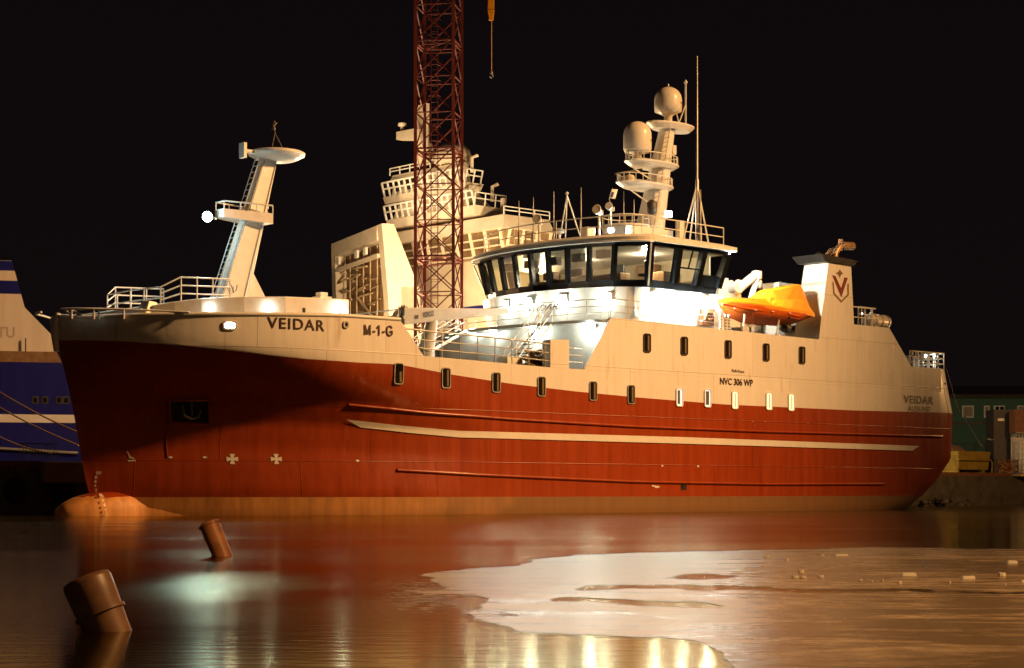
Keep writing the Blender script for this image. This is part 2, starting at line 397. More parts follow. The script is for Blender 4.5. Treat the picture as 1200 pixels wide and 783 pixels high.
# decks
mb = MB()
def outline(a0, a1, z, ins=.12, n=24):
    L = [(a0+(a1-a0)*i/n) for i in range(n+1)]
    return [(a, hp(a, z)+ins) for a in L]+[(a, 2*B-hp(a, z)-ins) for a in reversed(L)]
def deck(a0, a1, z, ins=.12): 
    o_ = outline(a0, a1, z, ins); mb.hexa([(x, y, z-.06) for x, y in o_], [(x, y, z) for x, y in o_])
deck(.5, 13.6, 8.15, .2); deck(13.6, 26.5, 6.93)
mb.box(26.8, 42.7, .11, 13.39, 9.30, 9.36); mb.box(42.9, 49.1, .11, 13.39, 10.2, 10.3); mb.box(49.1, 55.0, .2, 13.3, 7.4, 7.5)
mb.box(13.55, 13.65, .3, 13.2, 6.93, 8.15)
mb.build('deck', 'deck', ship)
# ------------------------------------------------------------------ portholes
def rrect(w_, h_, r, n=5):
    L = []
    for cx, cy, a0 in ((w_/2-r, h_/2-r, 0), (-w_/2+r, h_/2-r, pi/2), (-w_/2+r, -h_/2+r, pi), (w_/2-r, -h_/2+r, 1.5*pi)):
        L += [(cx+r*cos(a0+pi/2*k/n), cy+r*sin(a0+pi/2*k/n)) for k in range(n+1)]
    return L
def porthole(a, z, kind=0, w_=.44, h_=.86, tiltw=False):
    p0 = hp(a, z) if z < 6.9 else 0.
    dz = (hp(a, z+.4)-hp(a, z-.4))/.8 if z < 6.9 else 0
    o_ = rrect(w_+.09, h_+.09, .125); i_ = rrect(w_, h_, .10); mb = MB(); N = len(o_)
    def q(u, v, d): return (a+u, p0-d+v*dz, z+v)
    v = [q(*c, .0) for c in o_]+[q(*c, .05) for c in o_]+[q(*c, .05) for c in i_]+[q(*c, .012) for c in i_]
    f = []
    for k in range(3): f += [(k*N+i, k*N+(i+1) % N, (k+1)*N+(i+1) % N, (k+1)*N+i) for i in range(N)]
    mb.add(v, f)
    wn = mb.build('porthole', 'steel' if kind == 0 else 'wsm', ship)
    if kind == 0:
        wn.data.materials[0] = M['rimd'] if z > 7 else M['steel']
    g = MB(); g.add([q(*c, .013) for c in i_], [tuple(range(N))])
    mt = {0: 'dglass', 1: 'curt2', 2: 'curt', 3: 'curt2'}[kind]
    g.build('pane', mt, wn)
    if kind in (0,):     # the half drawn curtain behind the glass
        c = MB(); c.box(a+w_*.12, a+w_*.40, p0-.018, p0-.016, z-h_*.44, z+h_*.44); c.build('curtain', 'curtd', wn)
    if kind in (1, 3):
        c = MB(); c.box(a-w_*.32, a+w_*(.10 if kind == 1 else .26), p0-.018, p0-.016, z-h_*.40, z+h_*.42); c.build('blind', 'curtb', wn)
    if kind == 2:
        c = MB(); c.box(a+w_*.02, a+w_*.12, p0-.018, p0-.016, z-h_*.42, z+h_*.42); c.build('curtain', 'curtd', wn)
M['rimd'] = mat('dark_porthole_rim', (.05, .035, .025), .5)
M['curtd'] = mat('dim_curtain', (.16, .12, .07), .9, var=.2, scale=8)
M['curtb'] = mat('grey_blind', (.10, .11, .11), .8, var=.2, scale=8)
low = [(467, 438), (522.5, 443), (581.25, 448.25), (634.25, 453), (694.75, 458.25), (739.3, 462.4), (796, 465.7), (829, 466.8), (861, 468.9), (901, 470.3), (927, 471.5)]
for i, q in enumerate(low):
    a, _, z = H(*q); porthole(a, z, [0, 0, 0, 0, 0, 0, 1, 3, 2, 2, 2][i])
for q in [(758, 402), (801.6, 405.5), (853, 409.4), (897.5, 412.9), (939.5, 416.4)]:
    a, _, z = P(*q, 0); porthole(a, z, 0)
# ------------------------------------------------------------------ lettering on the hull
def on_hull(name, s, L, Rr, hgt, shear=0, off=.0, space=1., m_='lett', flat=False):
    a0, _, z0 = H(*L); a1, _, z1 = H(*Rr)
    def mp(u, v):
        a = a0+u; z = z0+(z1-z0)*u/(a1-a0)+v
        return (a, (0 if flat else hp(a, z))-.022, z)
    return text(name, s, mp, m_, ship, a1-a0, hgt, shear, off, space)
on_hull('bow_name', 'VEIDAR', (313, 384.5), (380, 388.5), .47, off=.012, space=1.15)
def stroke_text(name, glyphs, L, Rr, hgt, wd, m_='lett'):
    """bold block letters drawn as strokes on the hull: glyphs = [(x0, width, [polylines in 0..1 units])]"""
    a0, _, z0 = H(*L); a1, _, z1 = H(*Rr); tot = max(x+w_ for x, w_, _ in glyphs); sc_ = (a1-a0)/tot; mb = MB()
    for x, w_, pls in glyphs:
        for pl_ in pls:
            q = [Vector(((x+u*w_)*sc_, v*hgt)) for u, v in pl_]; Lf, Rt = [], []
            for i, c in enumerate(q):
                d = (q[min(i+1, len(q)-1)]-q[max(i-1, 0)]).normalized(); n_ = Vector((-d.y, d.x))*wd/2; Lf.append(c+n_); Rt.append(c-n_)
            v = [(a0+c.x, hp(a0+c.x, z0+c.y)-.03-.001*len(mb.f), z0+(z1-z0)*c.x/(a1-a0)+c.y) for c in Lf+Rt]; k = len(q)
            mb.add(v, [(i, i+1, k+i+1, k+i) for i in range(k-1)])
    return mb.build(name, m_, ship)
gl_arc = [(.93, .74), (.80, .90), (.55, .97), (.30, .92), (.12, .74), (.07, .5), (.12, .26), (.30, .08), (.55, .03), (.80, .10), (.94, .24), (.94, .47)]
stroke_text('registration_number', [(0, 1.0, [[(.08, 0), (.08, 1)], [(.92, 0), (.92, 1)], [(.08, .97), (.5, .05)], [(.5, .05), (.92, .97)]]),
    (1.35, .4, [[(0, .36), (1, .36)]]), (1.95, .5, [[(.75, 0), (.75, 1)], [(.05, .72), (.4, .80), (.7, .97)]]), (2.85, .4, [[(0, .36), (1, .36)]]),
    (3.5, 1.0, [gl_arc, [(.55, .45), (1.0, .45)]])], (426.5, 392.5), (459.5, 394), .45, .075)
on_hull('design_lettering', 'NVC 306 WP', (843.5, 450.5), (882, 453), .36, off=.02, flat=True)
on_hull('maker_lettering', 'Rolls-Royce', (857, 437), (872, 438.3), .20, shear=.3, off=.01, flat=True)
on_hull('stern_name', 'VEIDAR', (1059, 472.5), (1093.5, 474), .46, off=.012, space=1.15)
on_hull('home_port', 'ÅLESUND', (1064, 481.8), (1090, 482.5), .40, off=.0)
for i, s in enumerate(['50', '8', '6', '4', '2', '48', '8', '6', '4', '2']):
    px, py = [(112, 556), (110.5, 561), (110, 566), (109.5, 571), (110.5, 576), (115.5, 582), (116, 588), (116.5, 593.5), (117, 599), (118, 604)][i]
    a, p_, z = P(px, py, 5.9 if py > 577 else hp(2.0, 1.8))
    if py <= 577: a, p_, z = H(px, py); f_ = lambda u, v, a=a, z=z: (a+u, hp(a+u, z+v)-.03, z+v)
    else: f_ = lambda u, v, a=a, z=z: (a+u, B-1.25*math.sqrt(max(0, 1-min(1, abs((z+v-.02)/1.07)**2.5)))**.75-.012, z+v)
    text('draught_mark', s, f_, 'stripe', ship, .09*len(s), .13, off=.02)
# thruster marks: white crosses, bulb mark, small pilot lights
def sign(px, py, polys, name, m_='stripe'):
    a, p_, z = H(px, py); mb = MB()
    for poly in polys:
        v = []
        for u, w_ in poly: v.append((a+u, hp(a+u, z+w_)-.02, z+w_))
        mb.add(v, [tuple(range(len(v)))])
    return mb.build(name, m_, ship)
cross = [[(-.05, -.05), (-.1, -.22), (.1, -.22), (.05, -.05)], [(-.05, .05), (-.1, .22), (.1, .22), (.05, .05)],
         [(-.05, -.05), (-.22, -.1), (-.22, .1), (-.05, .05)], [(.05, -.05), (.22, -.1), (.22, .1), (.05, .05)], [(-.05, -.05), (.05, -.05), (.05, .05), (-.05, .05)]]
sign(272, 538, cross, 'thruster_mark'); sign(323.5, 538, cross, 'thruster_mark')
sign(153, 535, [[(-.16, .22), (-.12, .24), (.02, -.05), (-.04, -.06)], [(-.08, -.06), (.12, -.12), (.12, -.06), (-.04, 0)], [(-.10, -.22), (.18, -.20), (.18, -.14), (-.10, -.16)]], 'bulb_mark')
for q in [(200, 536), (240, 536), (419, 540), (776, 546), (818, 546.5)]:
    sign(*q, [[(-.09, -.03), (0, -.05), (.09, 0), (0, .05), (-.07, .04)]], 'hull_mark')
sign(746, 563.5, [[(-.14, -.03), (.14, -.03), (.14, .03), (-.14, .03)]], 'hull_mark')
sign(768, 570.5, [[(-.28, .02), (.28, -.04), (.28, .03), (-.28, .08)], [(-.05, -.06), (.2, -.06), (.2, 0), (-.05, 0)]], 'hull_mark')
sign(801, 571, [[(-.2, -.14), (.2, -.14), (.2, .14), (-.2, .14)]], 'overboard_outlet', 'black')
# anchor pocket with its lip and the anchor
def hq(px, py, d=.0): a, p_, z = H(px, py); return (a, p_-d, z)
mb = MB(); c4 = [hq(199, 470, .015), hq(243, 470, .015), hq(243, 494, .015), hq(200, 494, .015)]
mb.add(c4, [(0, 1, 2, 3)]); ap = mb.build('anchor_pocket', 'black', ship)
mb = MB(); mb.tube([hq(198, 469, .03), hq(244, 469, .03), hq(244, 496, .06), hq(199, 496, .06), hq(198, 469, .03)], .07, 6); mb.build('pocket_lip', 'red', ap)
mb = MB(); c = Vector(hq(221, 480, .2)); mb.tube([c+Vector((0, 0, .55)), c+Vector((0, 0, -.3))], .07, 8)
mb.tube([c+Vector((-.5, 0, .15)), c+Vector((-.35, 0, -.3)), c+Vector((0, 0, -.42)), c+Vector((.35, 0, -.3)), c+Vector((.5, 0, .15))], .08, 8); mb.build('anchor', 'dsteel', ap)
hull_tube('chafing_bar', [(241, 498), (238, 512), (233.5, 534)], .03)
hull_tube('chafing_bar', [(196, 498), (194.5, 515), (196, 536)], .02)
# hawse lights and fairleads
def oval(px, py, w_, h_, name, m_, rim='wsm'):
    a, p_, z = H(px, py); r_ = rrect(w_+.12, h_+.12, h_/2); i_ = rrect(w_, h_, h_/2-.01); N = len(r_); mb = MB()
    q = lambda u, v, d: (a+u, hp(a+u, z+v)-d, z+v)
    v = [q(*c, 0) for c in r_]+[q(*c, .06) for c in r_]+[q(*c, .06) for c in i_]+[q(*c, .02) for c in i_]
    mb.add(v, [(k*N+i, k*N+(i+1) % N, (k+1)*N+(i+1) % N, (k+1)*N+i) for k in range(3) for i in range(N)])
    o = mb.build(name, rim, ship); g = MB(); g.add([q(*c, .022) for c in i_], [tuple(range(N))]); g.build('opening', m_, o)
oval(268.8, 381.5, .42, .26, 'fairlead', 'lensw'); oval(405, 380.5, .16, .2, 'fairlead', 'black', 'steel')
# stem head: rounded plate with its mooring eye and roller
mb = MB(); mb.tube([(.02, B, 6.95), (-.05, B, 7.6), (-.05, B, 8.2), (.12, B, 8.55)], [.12, .17, .19, .15], 12); mb.build('stem_post', 'wsm', ship)
mb = MB(); mb.lathe((.15, B-.32, 8.1), [(.0, -.16), (.12, -.15), (.15, 0), (.12, .15), (0, .16)], 12, ax=(.3, -1, .1)); mb.build('mooring_eye', 'wsm', ship)

# ------------------------------------------------------------------ railings
def rail(name, pts, h=1.0, rows=3, post=1.4, r=.022, m_='wsm', parent=ship, rp=None, bend=None):
    mb = MB(); pts = [Vector(q) for q in pts]; rp = rp or r
    for k in range(1, rows+1):
        mb.tube([q+Vector((0, 0, h*k/rows)) for q in pts], r if k < rows else r*1.25, 6)
    for q, q2 in zip(pts, pts[1:]):
        n_ = max(1, round((q2-q).length/post))
        for i in range(n_): b_ = q.lerp(q2, i/n_); mb.bar(b_, b_+Vector((0, 0, h)), rp, n=6)
    mb.bar(pts[-1], pts[-1]+Vector((0, 0, h)), rp, n=6)
    return mb.build(name, m_, parent)
# bow rail
mb = MB()
Lr = [P(72, 362.5, 5.9), P(84, 362, 5.2), P(110, 362, 4.6), P(140, 362.5, 3.9), P(180, 364, 3.2), P(222, 366.5, 2.0)]
mb.tube(Lr, .05, 6)
for q in [(84, 371), (110, 371.5), (116, 371), (145, 371), (180, 370)]:
    pp = {84: 5.2, 110: 4.6, 116: 4.5, 145: 3.8, 180: 3.2}[q[0]]
    a, _, z = P(q[0], q[1], pp); mb.bar((a, pp, z-.1), (a, pp, interp([(c[0], c[2]) for c in Lr], a)), .05, n=6)
mb.tube([P(76, 364, 5.6), P(86, 371, 5.2), P(98, 369, 4.9), P(84, 364, 5.3)], .05, 6)
mb.tube([(a, 2*B-p_, z) for a, p_, z in Lr], .05, 6); mb.build('bow_rail', 'wsm', ship)

# ------------------------------------------------------------------ forecastle house, its platform rails and the foremast
def FW(t):  # outline parameter for the low house on the forecastle
    return t
top = [P(*q, 3.2) for q in [(182, 357.5), (200, 354), (222, 351.5), (260, 351), (300, 352), (340, 353.5), (374, 355)]]
mb = MB(); v = []
for a, _, z in top:
    pi_ = max(hp(a, 8.6)+.55, 1.0 if a > 4 else 2.2)
    v.append((a, pi_, z))
n_ = len(v)
ring = v+[(a, 2*B-p_, z) for a, p_, z in reversed(v)]
mb.hexa([(a, p_, 8.15) for a, p_, z in ring], ring)
fo = mb.build('forecastle_house', 'wsm', ship, bevel=.05)
mb = MB(); a_, p_, z_ = top[5]
mb.box(8.6, 8.72, v[4][1]-.03, v[4][1]-.004, 8.75, 8.95); mb.build('vent', 'black', fo)
# mooring bits and a small wedge at the forward end
mb = MB(); a_, _, z_ = P(177, 362, 3.6)
mb.hexa([(a_-.5, 3.4, 8.15), (a_+.5, 3.4, 8.15), (a_+.5, 4.4, 8.15), (a_-.5, 4.4, 8.15)], [(a_-.1, 3.6, 9.05), (a_+.3, 3.6, 9.0), (a_+.3, 4.2, 9.0), (a_-.1, 4.2, 9.05)]); mb.build('bollard_guard', 'cream', ship, bevel=.04)
pts1 = [P(253, 348, 4.2), P(200, 346, 4.2), P(181, 356, 4.6)]
zt = 10.25
mb = MB()
for pp in (4.0, 9.4):
    base = [(6.9, pp, 9.15), (4.4, pp, 9.05), (3.7, pp+(.5 if pp < 6 else -.5), 8.85)]
    for h_ in (.45, .8, 1.15):
        mb.tube([(a, q, z+h_*(1 if i < 2 else .8)) for i, (a, q, z) in enumerate(base)], .032, 6)
    for a, q, z in [(6.9, pp, 9.1), (6.0, pp, 9.1), (5.2, pp, 9.1), (4.4, pp, 9.05), (3.7, base[2][1], 8.85)]:
        mb.bar((a, q, z-.1), (a, q, z+(1.15 if a > 4 else .92)), .036, n=6)
for h_ in (.45, .92): mb.tube([(3.7, 4.5, 8.85+h_), (3.5, 6.7, 8.85+h_), (3.7, 8.9, 8.85+h_)], .032, 6)
for q in (5.6, 6.7, 7.8): mb.bar((3.55, q, 8.8), (3.55, q, 9.77), .036, n=6)
mb.build('platform_railing', 'wsm', ship)
# foremast: raked tapered box
fm = MB()
hw0, hw1 = .34, .20
b0, b1 = P(243, 366, B+hw0), P(287, 366, B-hw0); t0, t1 = P(303.5, 186, B+hw1), P(325.5, 186, B-hw1)
fm.hexa([(b0[0], B-hw0, 9.0), (b1[0], B-hw0, 9.0), (b1[0], B+hw0, 9.0), (b0[0], B+hw0, 9.0)],
        [(t0[0], B-hw1, t0[2]), (t1[0], B-hw1, t0[2]), (t1[0], B+hw1, t0[2]), (t0[0], B+hw1, t0[2])])
fmo = fm.build('foremast', 'wsm', ship, bevel=.03)
mb = MB(); q = [P(290, 308, 6.75), P(316, 352, 6.75), P(278, 352, 6.75)]
mb.prism([(q[0][0], q[0][2]), (q[1][0], q[1][2]-.3), (q[2][0], q[2][2]-.3)], 'y', B-.05, B+.05); mb.build('aft_gusset', 'wsm', fmo)
def along(t, da=0, p_=B): 
    a = b0[0]*(1-t)+t0[0]*t; z = 9.0*(1-t)+t0[2]*t; return Vector((a+da, p_, z))
mb = MB()      # ladder on the fore side
for s_ in (-.22, .22): mb.tube([along(.01, -.22, B-.05+s_), along(1, -.2, B-.0+s_*.8)], .025, 6)
for i in range(26): mb.bar(along(i/26+.02, -.22, B-.26), along(i/26+.02, -.22, B+.16), .014)
mb.build('ladder', 'wsm', fmo)
mb = MB()
for s_ in (-.42, .3): mb.tube([along(.12, 1.2, B-.36), along(.98, .72, B-.23)] if s_ < 0 else [along(.02, .06, B-.40), along(.98, .05, B-.26)], .025, 6)
mb.tube([P(266, 333, 6.3), P(268, 330, 6.3), P(271, 334, 6.3), P(274, 343, 6.3), P(277, 340, 6.3), P(278, 334, 6.3)], .035, 6); mb.build('conduit', 'steel', fmo)
mb = MB(); a, _, z = P(319, 180, 6.75)     # top disc
for i in range(1): mb.lathe((a+.25, B, z-.1), [(.25, -.28), (.85, -.2), (1.30, .02), (1.32, .14), (1.2, .2), (.05, .24)], 28)
mb.build('mast_top_platform', 'wsm', fmo)
mb = MB(); q1 = P(306, 179, 6.75); q0 = P(286, 177, 6.75)
mb.tube([q1, q0], .10, 8); mb.box(q0[0]-.14, q0[0]+.02, B-.2, B+.2, q0[2]-.32, q0[2]+.36); mb.build('horn_bracket', 'wsm', fmo)
mb = MB(); ap_ = P(322, 156, 6.75)
for q in [(-.35, -.3), (.45, -.2), (.1, .4)]: mb.bar((a+.1+q[0], B+q[1], z+.1), ap_, .03, n=6)
mb.tube([ap_, P(321, 148, 6.75), P(324, 144, 6.75)], .045, 6); mb.lathe(P(320, 149, 6.75), [(0, -.16), (.1, -.1), (.12, 0), (.06, .14), (0, .16)], 10)
mb.lathe(P(321, 143.5, 6.75), [(0, -.1), (.08, -.05), (.08, .05), (0, .1)], 10); mb.build('navigation_light_tripod', 'dsteel', fmo)
# crow platform with the big bow floodlight
mb = MB(); c0, c1 = P(259, 252, 6.75), P(309, 255, 6.75)
zt_ = c0[2]
mb.hexa([(c0[0]-.1, B-.35, zt_-.12), (c1[0], B-.75, zt_-.25), (c1[0], B+.75, zt_-.25), (c0[0]-.1, B+.35, zt_-.12)],
        [(c0[0]-.1, B-.35, zt_+.25), (c1[0], B-.75, zt_+.22), (c1[0], B+.75, zt_+.22), (c0[0]-.1, B+.35, zt_+.25)])
mb.build('lookout_platform', 'wsm', fmo)
rail('lookout_railing', [(c1[0], B-.72, zt_+.2), (c0[0]-.05, B-.33, zt_+.22), (c0[0]-.05, B+.33, zt_+.22), (c1[0], B+.72, zt_+.2)], .38, 1, .8, .03, parent=fmo)
mb = MB(); q = P(313, 254, 6.75); mb.box(c1[0], q[0], B-.2, B+.1, q[2]-.12, q[2]+.05); mb.lathe((q[0], B, q[2]), [(.03, 0), (.03, .35), (.07, .36), (.07, .5)], 8); mb.build('horn', 'wsm', fmo)

def floodlight(px, py, p_, d=(0, -1, -.25), power=350, size=.22, parent=ship, pos=None, lamp_on=True, name='floodlight', col=COOL, r=.16, lens='lens', fwd=0):
    c = Vector(pos or P(px, py, p_)); d = Vector(d).normalized()
    q = d.to_track_quat('Z', 'Y'); mb = MB()
    def bx(w0, w1, h, z0, z1):
        return [c+q @ Vector((x, y, z)) for x, y, z in ((-w0, -h, z0), (w0, -h, z0), (w0, h, z0), (-w0, h, z0))], [c+q @ Vector((x, y, z)) for x, y, z in ((-w1, -h*1.25, z1), (w1, -h*1.25, z1), (w1, h*1.25, z1), (-w1, h*1.25, z1))]
    mb.hexa(*bx(size*.6, size, size*.62, -size*1.0, 0))
    mb.bar(c+q @ Vector((-size*.9, 0, -size*.4)), c+q @ Vector((-size*.9, 0, -size*1.6)), .02); mb.bar(c+q @ Vector((size*.9, 0, -size*.4)), c+q @ Vector((size*.9, 0, -size*1.6)), .02)
    mb.bar(c+q @ Vector((-size*.9, 0, -size*1.6)), c+q @ Vector((size*.9, 0, -size*1.6)), .02)
    o = mb.build(name, 'wsm', parent)
    g = MB(); s_ = size*.9
    g.add([c+q @ Vector((x, y, .004)) for x, y in ((-s_, -s_*.72), (s_, -s_*.72), (s_, s_*.72), (-s_, s_*.72))], [(0, 1, 2, 3)]); g.build('lens', lens, o)
    if lamp_on:
        lamp('floodlight_bulb', c+d*(r+.05), power*(1-fwd)*.35+power*(0 if fwd else 1), col, r, ship)
        if fwd: lamp('floodlight_beam', c+d*(r+.05), power*fwd, col, r, ship, spot=165, target=c+d*9)
    return o
c = Vector(P(243, 254, 6.75)); dd = Vector((-.75, -.62, -.22)).normalized()
mb = MB(); mb.lathe(c, [(.08, -.36), (.16, -.32), (.22, -.1), (.25, 0), (.22, .0)], 20, ax=dd); mb.bar(c-dd*.2, (c.x+.5, B, c.z-.05), .05, n=6); fl_ = mb.build('bow_floodlight', 'wsm', fmo)
mb = MB(); mb.lathe(c, [(.215, .005), (.15, .07), (.02, .09)], 20, ax=dd); mb.build('lens', 'lensb', fl_)
lamp('bow_bulb', c+dd*.45, 170, (.70, 1.0, 1.0), .28, ship); lamp('bow_beam', c+dd*.45, 1500, (.70, 1.0, 1.0), .28, ship, spot=150, target=c+dd*9+Vector((0, 0, -3)))
# forecastle deck lights
floodlight(272, 359, 1.6, (-.3, -.75, -.2), 26, .14, pos=(7.0, 1.30, 8.86), r=.10)
floodlight(362, 362, 1.2, (-.1, -.85, -.1), 22, .14, pos=(10.6, .92, 8.98), r=.10)
floodlight(190, 362, 3, (0, -.8, .1), 12, .1, pos=(4.6, 2.2, 8.75), r=.08)

# ------------------------------------------------------------------ well deck: crane, rails, stairs, stores
cr_ = MB()
k0, k1 = P(470, 372, 4.2), P(594, 364, 4.2)
L0, L1 = P(470, 361, 4.2), P(472, 381, 4.2); R0, R1 = P(594, 362, 4.2), P(594, 368, 4.2)
cr_.hexa([(L0[0], 3.95, L0[2]-.0), (L1[0]-.1, 3.95, L1[2]), (L1[0]-.1, 4.5, L1[2]), (L0[0], 4.5, L0[2])][0:4], [(R0[0], 4.05, R0[2]), (R1[0], 4.05, R1[2]), (R1[0], 4.4, R1[2]), (R0[0], 4.4, R0[2])])
cro = cr_.build('deck_crane', 'grey', ship, bevel=.03)
mb = MB(); kx, _, kz = P(505, 378, 4.2)
mb.tube([(kx-.3, 4.22, 6.93), (kx-.3, 4.22, 7.7)], .42, 16); mb.tube([(kx-.3, 4.22, 7.7), (kx+.1, 4.22, kz+.1)], [.40, .28], 12); mb.build('crane_pedestal', 'grey', cro)
mb = MB(); c = P(463, 366, 4.2)
for i in range(7):
    ang = i*.8; mb.tube([P(458+3*i, 376-6*sin(i*.55), 4.15), P(462+3*i, 366-8*sin(i*.45), 4.1), P(468+2*i, 362+i, 4.2)], .04, 6)
mb.tube([P(457, 374, 4.2), P(462, 378, 4.2), P(470, 379, 4.2), P(476, 373, 4.2)], .09, 8); mb.tube([P(456, 373, 4.2), P(461, 372, 4.2), P(464, 366, 4.2)], .10, 8)
mb.build('hydraulic_hoses', 'dsteel', cro)
mb = MB(); a_, _, z_ = P(474, 372, 3.92); mb.tube([(a_, 3.86, z_), (a_, 4.6, z_)], .11, 12); mb.build('jib_pivot', 'steel', cro)
def flat_text(name, s, L, R_, p_, hgt, parent, m_='lett', **kw):
    a0, _, z0 = P(*L, p_); a1, _, z1 = P(*R_, p_)
    return text(name, s, lambda u, v: (a0+u, p_, z0+(z1-z0)*u/(a1-a0)+v), m_, parent, a1-a0, hgt, **kw)
flat_text('crane_lettering', 'REDROCK', (496, 372.5), (509, 370.2), 3.93, .26, cro, m_='black', off=.02)
mb = MB(); c4 = [P(x, y, 3.93) for x, y in [(486, 374), (490.5, 373.5), (490.5, 369), (486, 369.5)]]; mb.add(c4, [(0, 1, 2, 3)]); mb.build('crane_plate', 'dsteel', cro)
# well rail on the port hull edge: two upper rails following the photograph
mb = MB()
Tr = [P(*q, .08) for q in [(457, 382.5), (500, 388), (560, 394), (600, 398), (645, 403.5)]]
for q, q2 in zip(Tr, Tr[1:]): mb.bar(q, q2, .038, n=6)
for q, dz in ((None, .42), (None, .8)):
    pts = [(a, p_, z-dz) for a, p_, z in Tr]
    pts[0] = (pts[0][0]+dz*1.0, pts[0][1], pts[0][2]); mb.tube(pts, .026, 6)
for i in range(8):
    a = 14.6+i*1.07; zt = interp([(q[0], q[2]) for q in Tr], a); mb.bar((a, .08, 6.95), (a, .08, zt), .034, n=6)
mb.build('well_railing', 'steel', ship)
rail('well_railing', [(14.6, 2*B-.1, 6.95), (22.2, 2*B-.1, 6.93)], 1.1, 3, 1.07, .034, m_='steel')
rail('break_railing', [(13.4, .4, 8.15), (13.4, 13.1, 8.15)], 1.0, 3, 1.5, .022)
rail('gap_railing', [(23.65, .1, 6.95), (24.6, .1, 6.95)], 1.0, 3, .95, .02)
def stairs(name, top, bot, width, n_=9, axis_p=True):
    top, bot = Vector(top), Vector(bot); mb = MB(); d = bot-top; hz = Vector((d.x, d.y, 0)).normalized(); sd = Vector((-hz.y, hz.x, 0))*width/2
    for s_ in (-1, 1):
        a_, b_ = top+sd*s_, bot+sd*s_
        mb.hexa([a_+Vector((0, 0, -.1)), a_+Vector((0, 0, .08)), a_+Vector((0, 0, .08))+sd*s_*.08, a_+Vector((0, 0, -.1))+sd*s_*.08],
                [b_+Vector((0, 0, -.1)), b_+Vector((0, 0, .08)), b_+Vector((0, 0, .08))+sd*s_*.08, b_+Vector((0, 0, -.1))+sd*s_*.08])
        for hh in (.5, .95): mb.bar(a_+Vector((0, 0, hh)), b_+Vector((0, 0, hh)), .024, n=6)
        for t in (0, .33, .66, 1): c = a_.lerp(b_, t); mb.bar(c, c+Vector((0, 0, .95)), .022, n=6)
    o = mb.build(name, 'wsm', ship)
    mb = MB()
    for i in range(n_):
        c = top.lerp(bot, (i+.5)/n_); mb.hexa([c-sd-hz*.11, c+sd-hz*.11, c+sd+hz*.11, c-sd+hz*.11], [c-sd-hz*.11+Vector((0, 0, .03)), c+sd-hz*.11+Vector((0, 0, .03)), c+sd+hz*.11+Vector((0, 0, .03)), c-sd+hz*.11+Vector((0, 0, .03))])
    mb.build('treads', 'dsteel', o)
stairs('companion_stairs', (25.3, 3.4, 9.45), (22.6, 3.1, 6.95), .8, 10)
stairs('companion_stairs', (24.6, 9.0, 9.4), (19.8, 9.2, 6.95), .8, 12)

# ------------------------------------------------------------------ superstructure: curved fronts
def arc(p_, a_end, a_mid, p0, p1, e=.55):
    t = (p_-(p0+p1)/2)/((p1-p0)/2); t = max(-1, min(1, t)); return a_end-(a_end-a_mid)*(1-t*t)**e
def curve(a_end, a_mid, p0, p1, n_=24, e=.55):
    return [(arc(p0+(p1-p0)*(.5-.5*cos(pi*i/n_)), a_end, a_mid, p0, p1, e), p0+(p1-p0)*(.5-.5*cos(pi*i/n_))) for i in range(n_+1)]
def house(name, c_low, z0, c_top, z1, a_back, m_, parent=ship, roofed=True):
    lo = [(a, p_, z0) for a, p_ in c_low]+[(a_back, c_low[-1][1], z0), (a_back, c_low[0][1], z0)]
    hi = [(a, p_, z1) for a, p_ in c_top]+[(a_back, c_top[-1][1], z1), (a_back, c_top[0][1], z1)]
    mb = MB(); mb.hexa(lo, hi); return mb.build(name, m_, parent)
LOWF = (26.7, 25.7, .25, 13.25)
house('deckhouse_lower_front', curve(*LOWF), 6.94, curve(*LOWF), 9.34, 27.6, 'wsm')
BDK = (26.5, 25.0, .12, 13.38)
q_ = curve(*BDK); mb = MB(); mb.hexa([(a, p_, 9.345) for a, p_ in q_]+[(27.2, 13.38, 9.345), (27.2, .12, 9.345)], [(a, p_, 9.50) for a, p_ in q_]+[(27.2, 13.38, 9.50), (27.2, .12, 9.50)]); mb.build('boat_deck_edge', 'wsm', ship)
rail('boat_deck_railing', [(a, p_, 9.48) for a, p_ in curve(26.45, 25.05, .15, 13.35, 12)], 1.0, 3, 1.3, .02)
rail('boat_deck_railing', [(26.5, .08, 9.55), (30.2, .08, 9.52), (34.2, .08, 9.48)], .98, 3, 1.25, .018, m_='steel')
# upper front (bridge base) with lettering
UPL, UPT = (30.0, 27.25, 1.2, 12.3), (29.9, 27.05, .85, 12.65)
house('deckhouse_upper', curve(*UPL), 9.5, curve(*UPT), 11.38, 36.8, 'wsm')
def upfront(px, py, off=.0):
    lo, hi = .9, 12.6
    def A_(p_): return P(px, py, p_)[0]-(arc(p_, 29.95, 27.15, 1.0, 12.45)-off)
    best = min((abs(A_(1.05+i*.05)), 1.05+i*.05) for i in range(int(11.3/.05)))
    return P(px, py, best[1])
L_, R_ = upfront(621, 352.5), upfront(656, 350)
def mpw(u, v):
    p_ = L_[1]+(R_[1]-L_[1])*u; z = 10.35+v; return (arc(p_, 29.95, 27.12, 1.0, 12.45)-.10, p_, z)
text('bridge_name', 'VEIDAR', mpw, 'black', ship, 1, .32, shear=.35, off=.015)
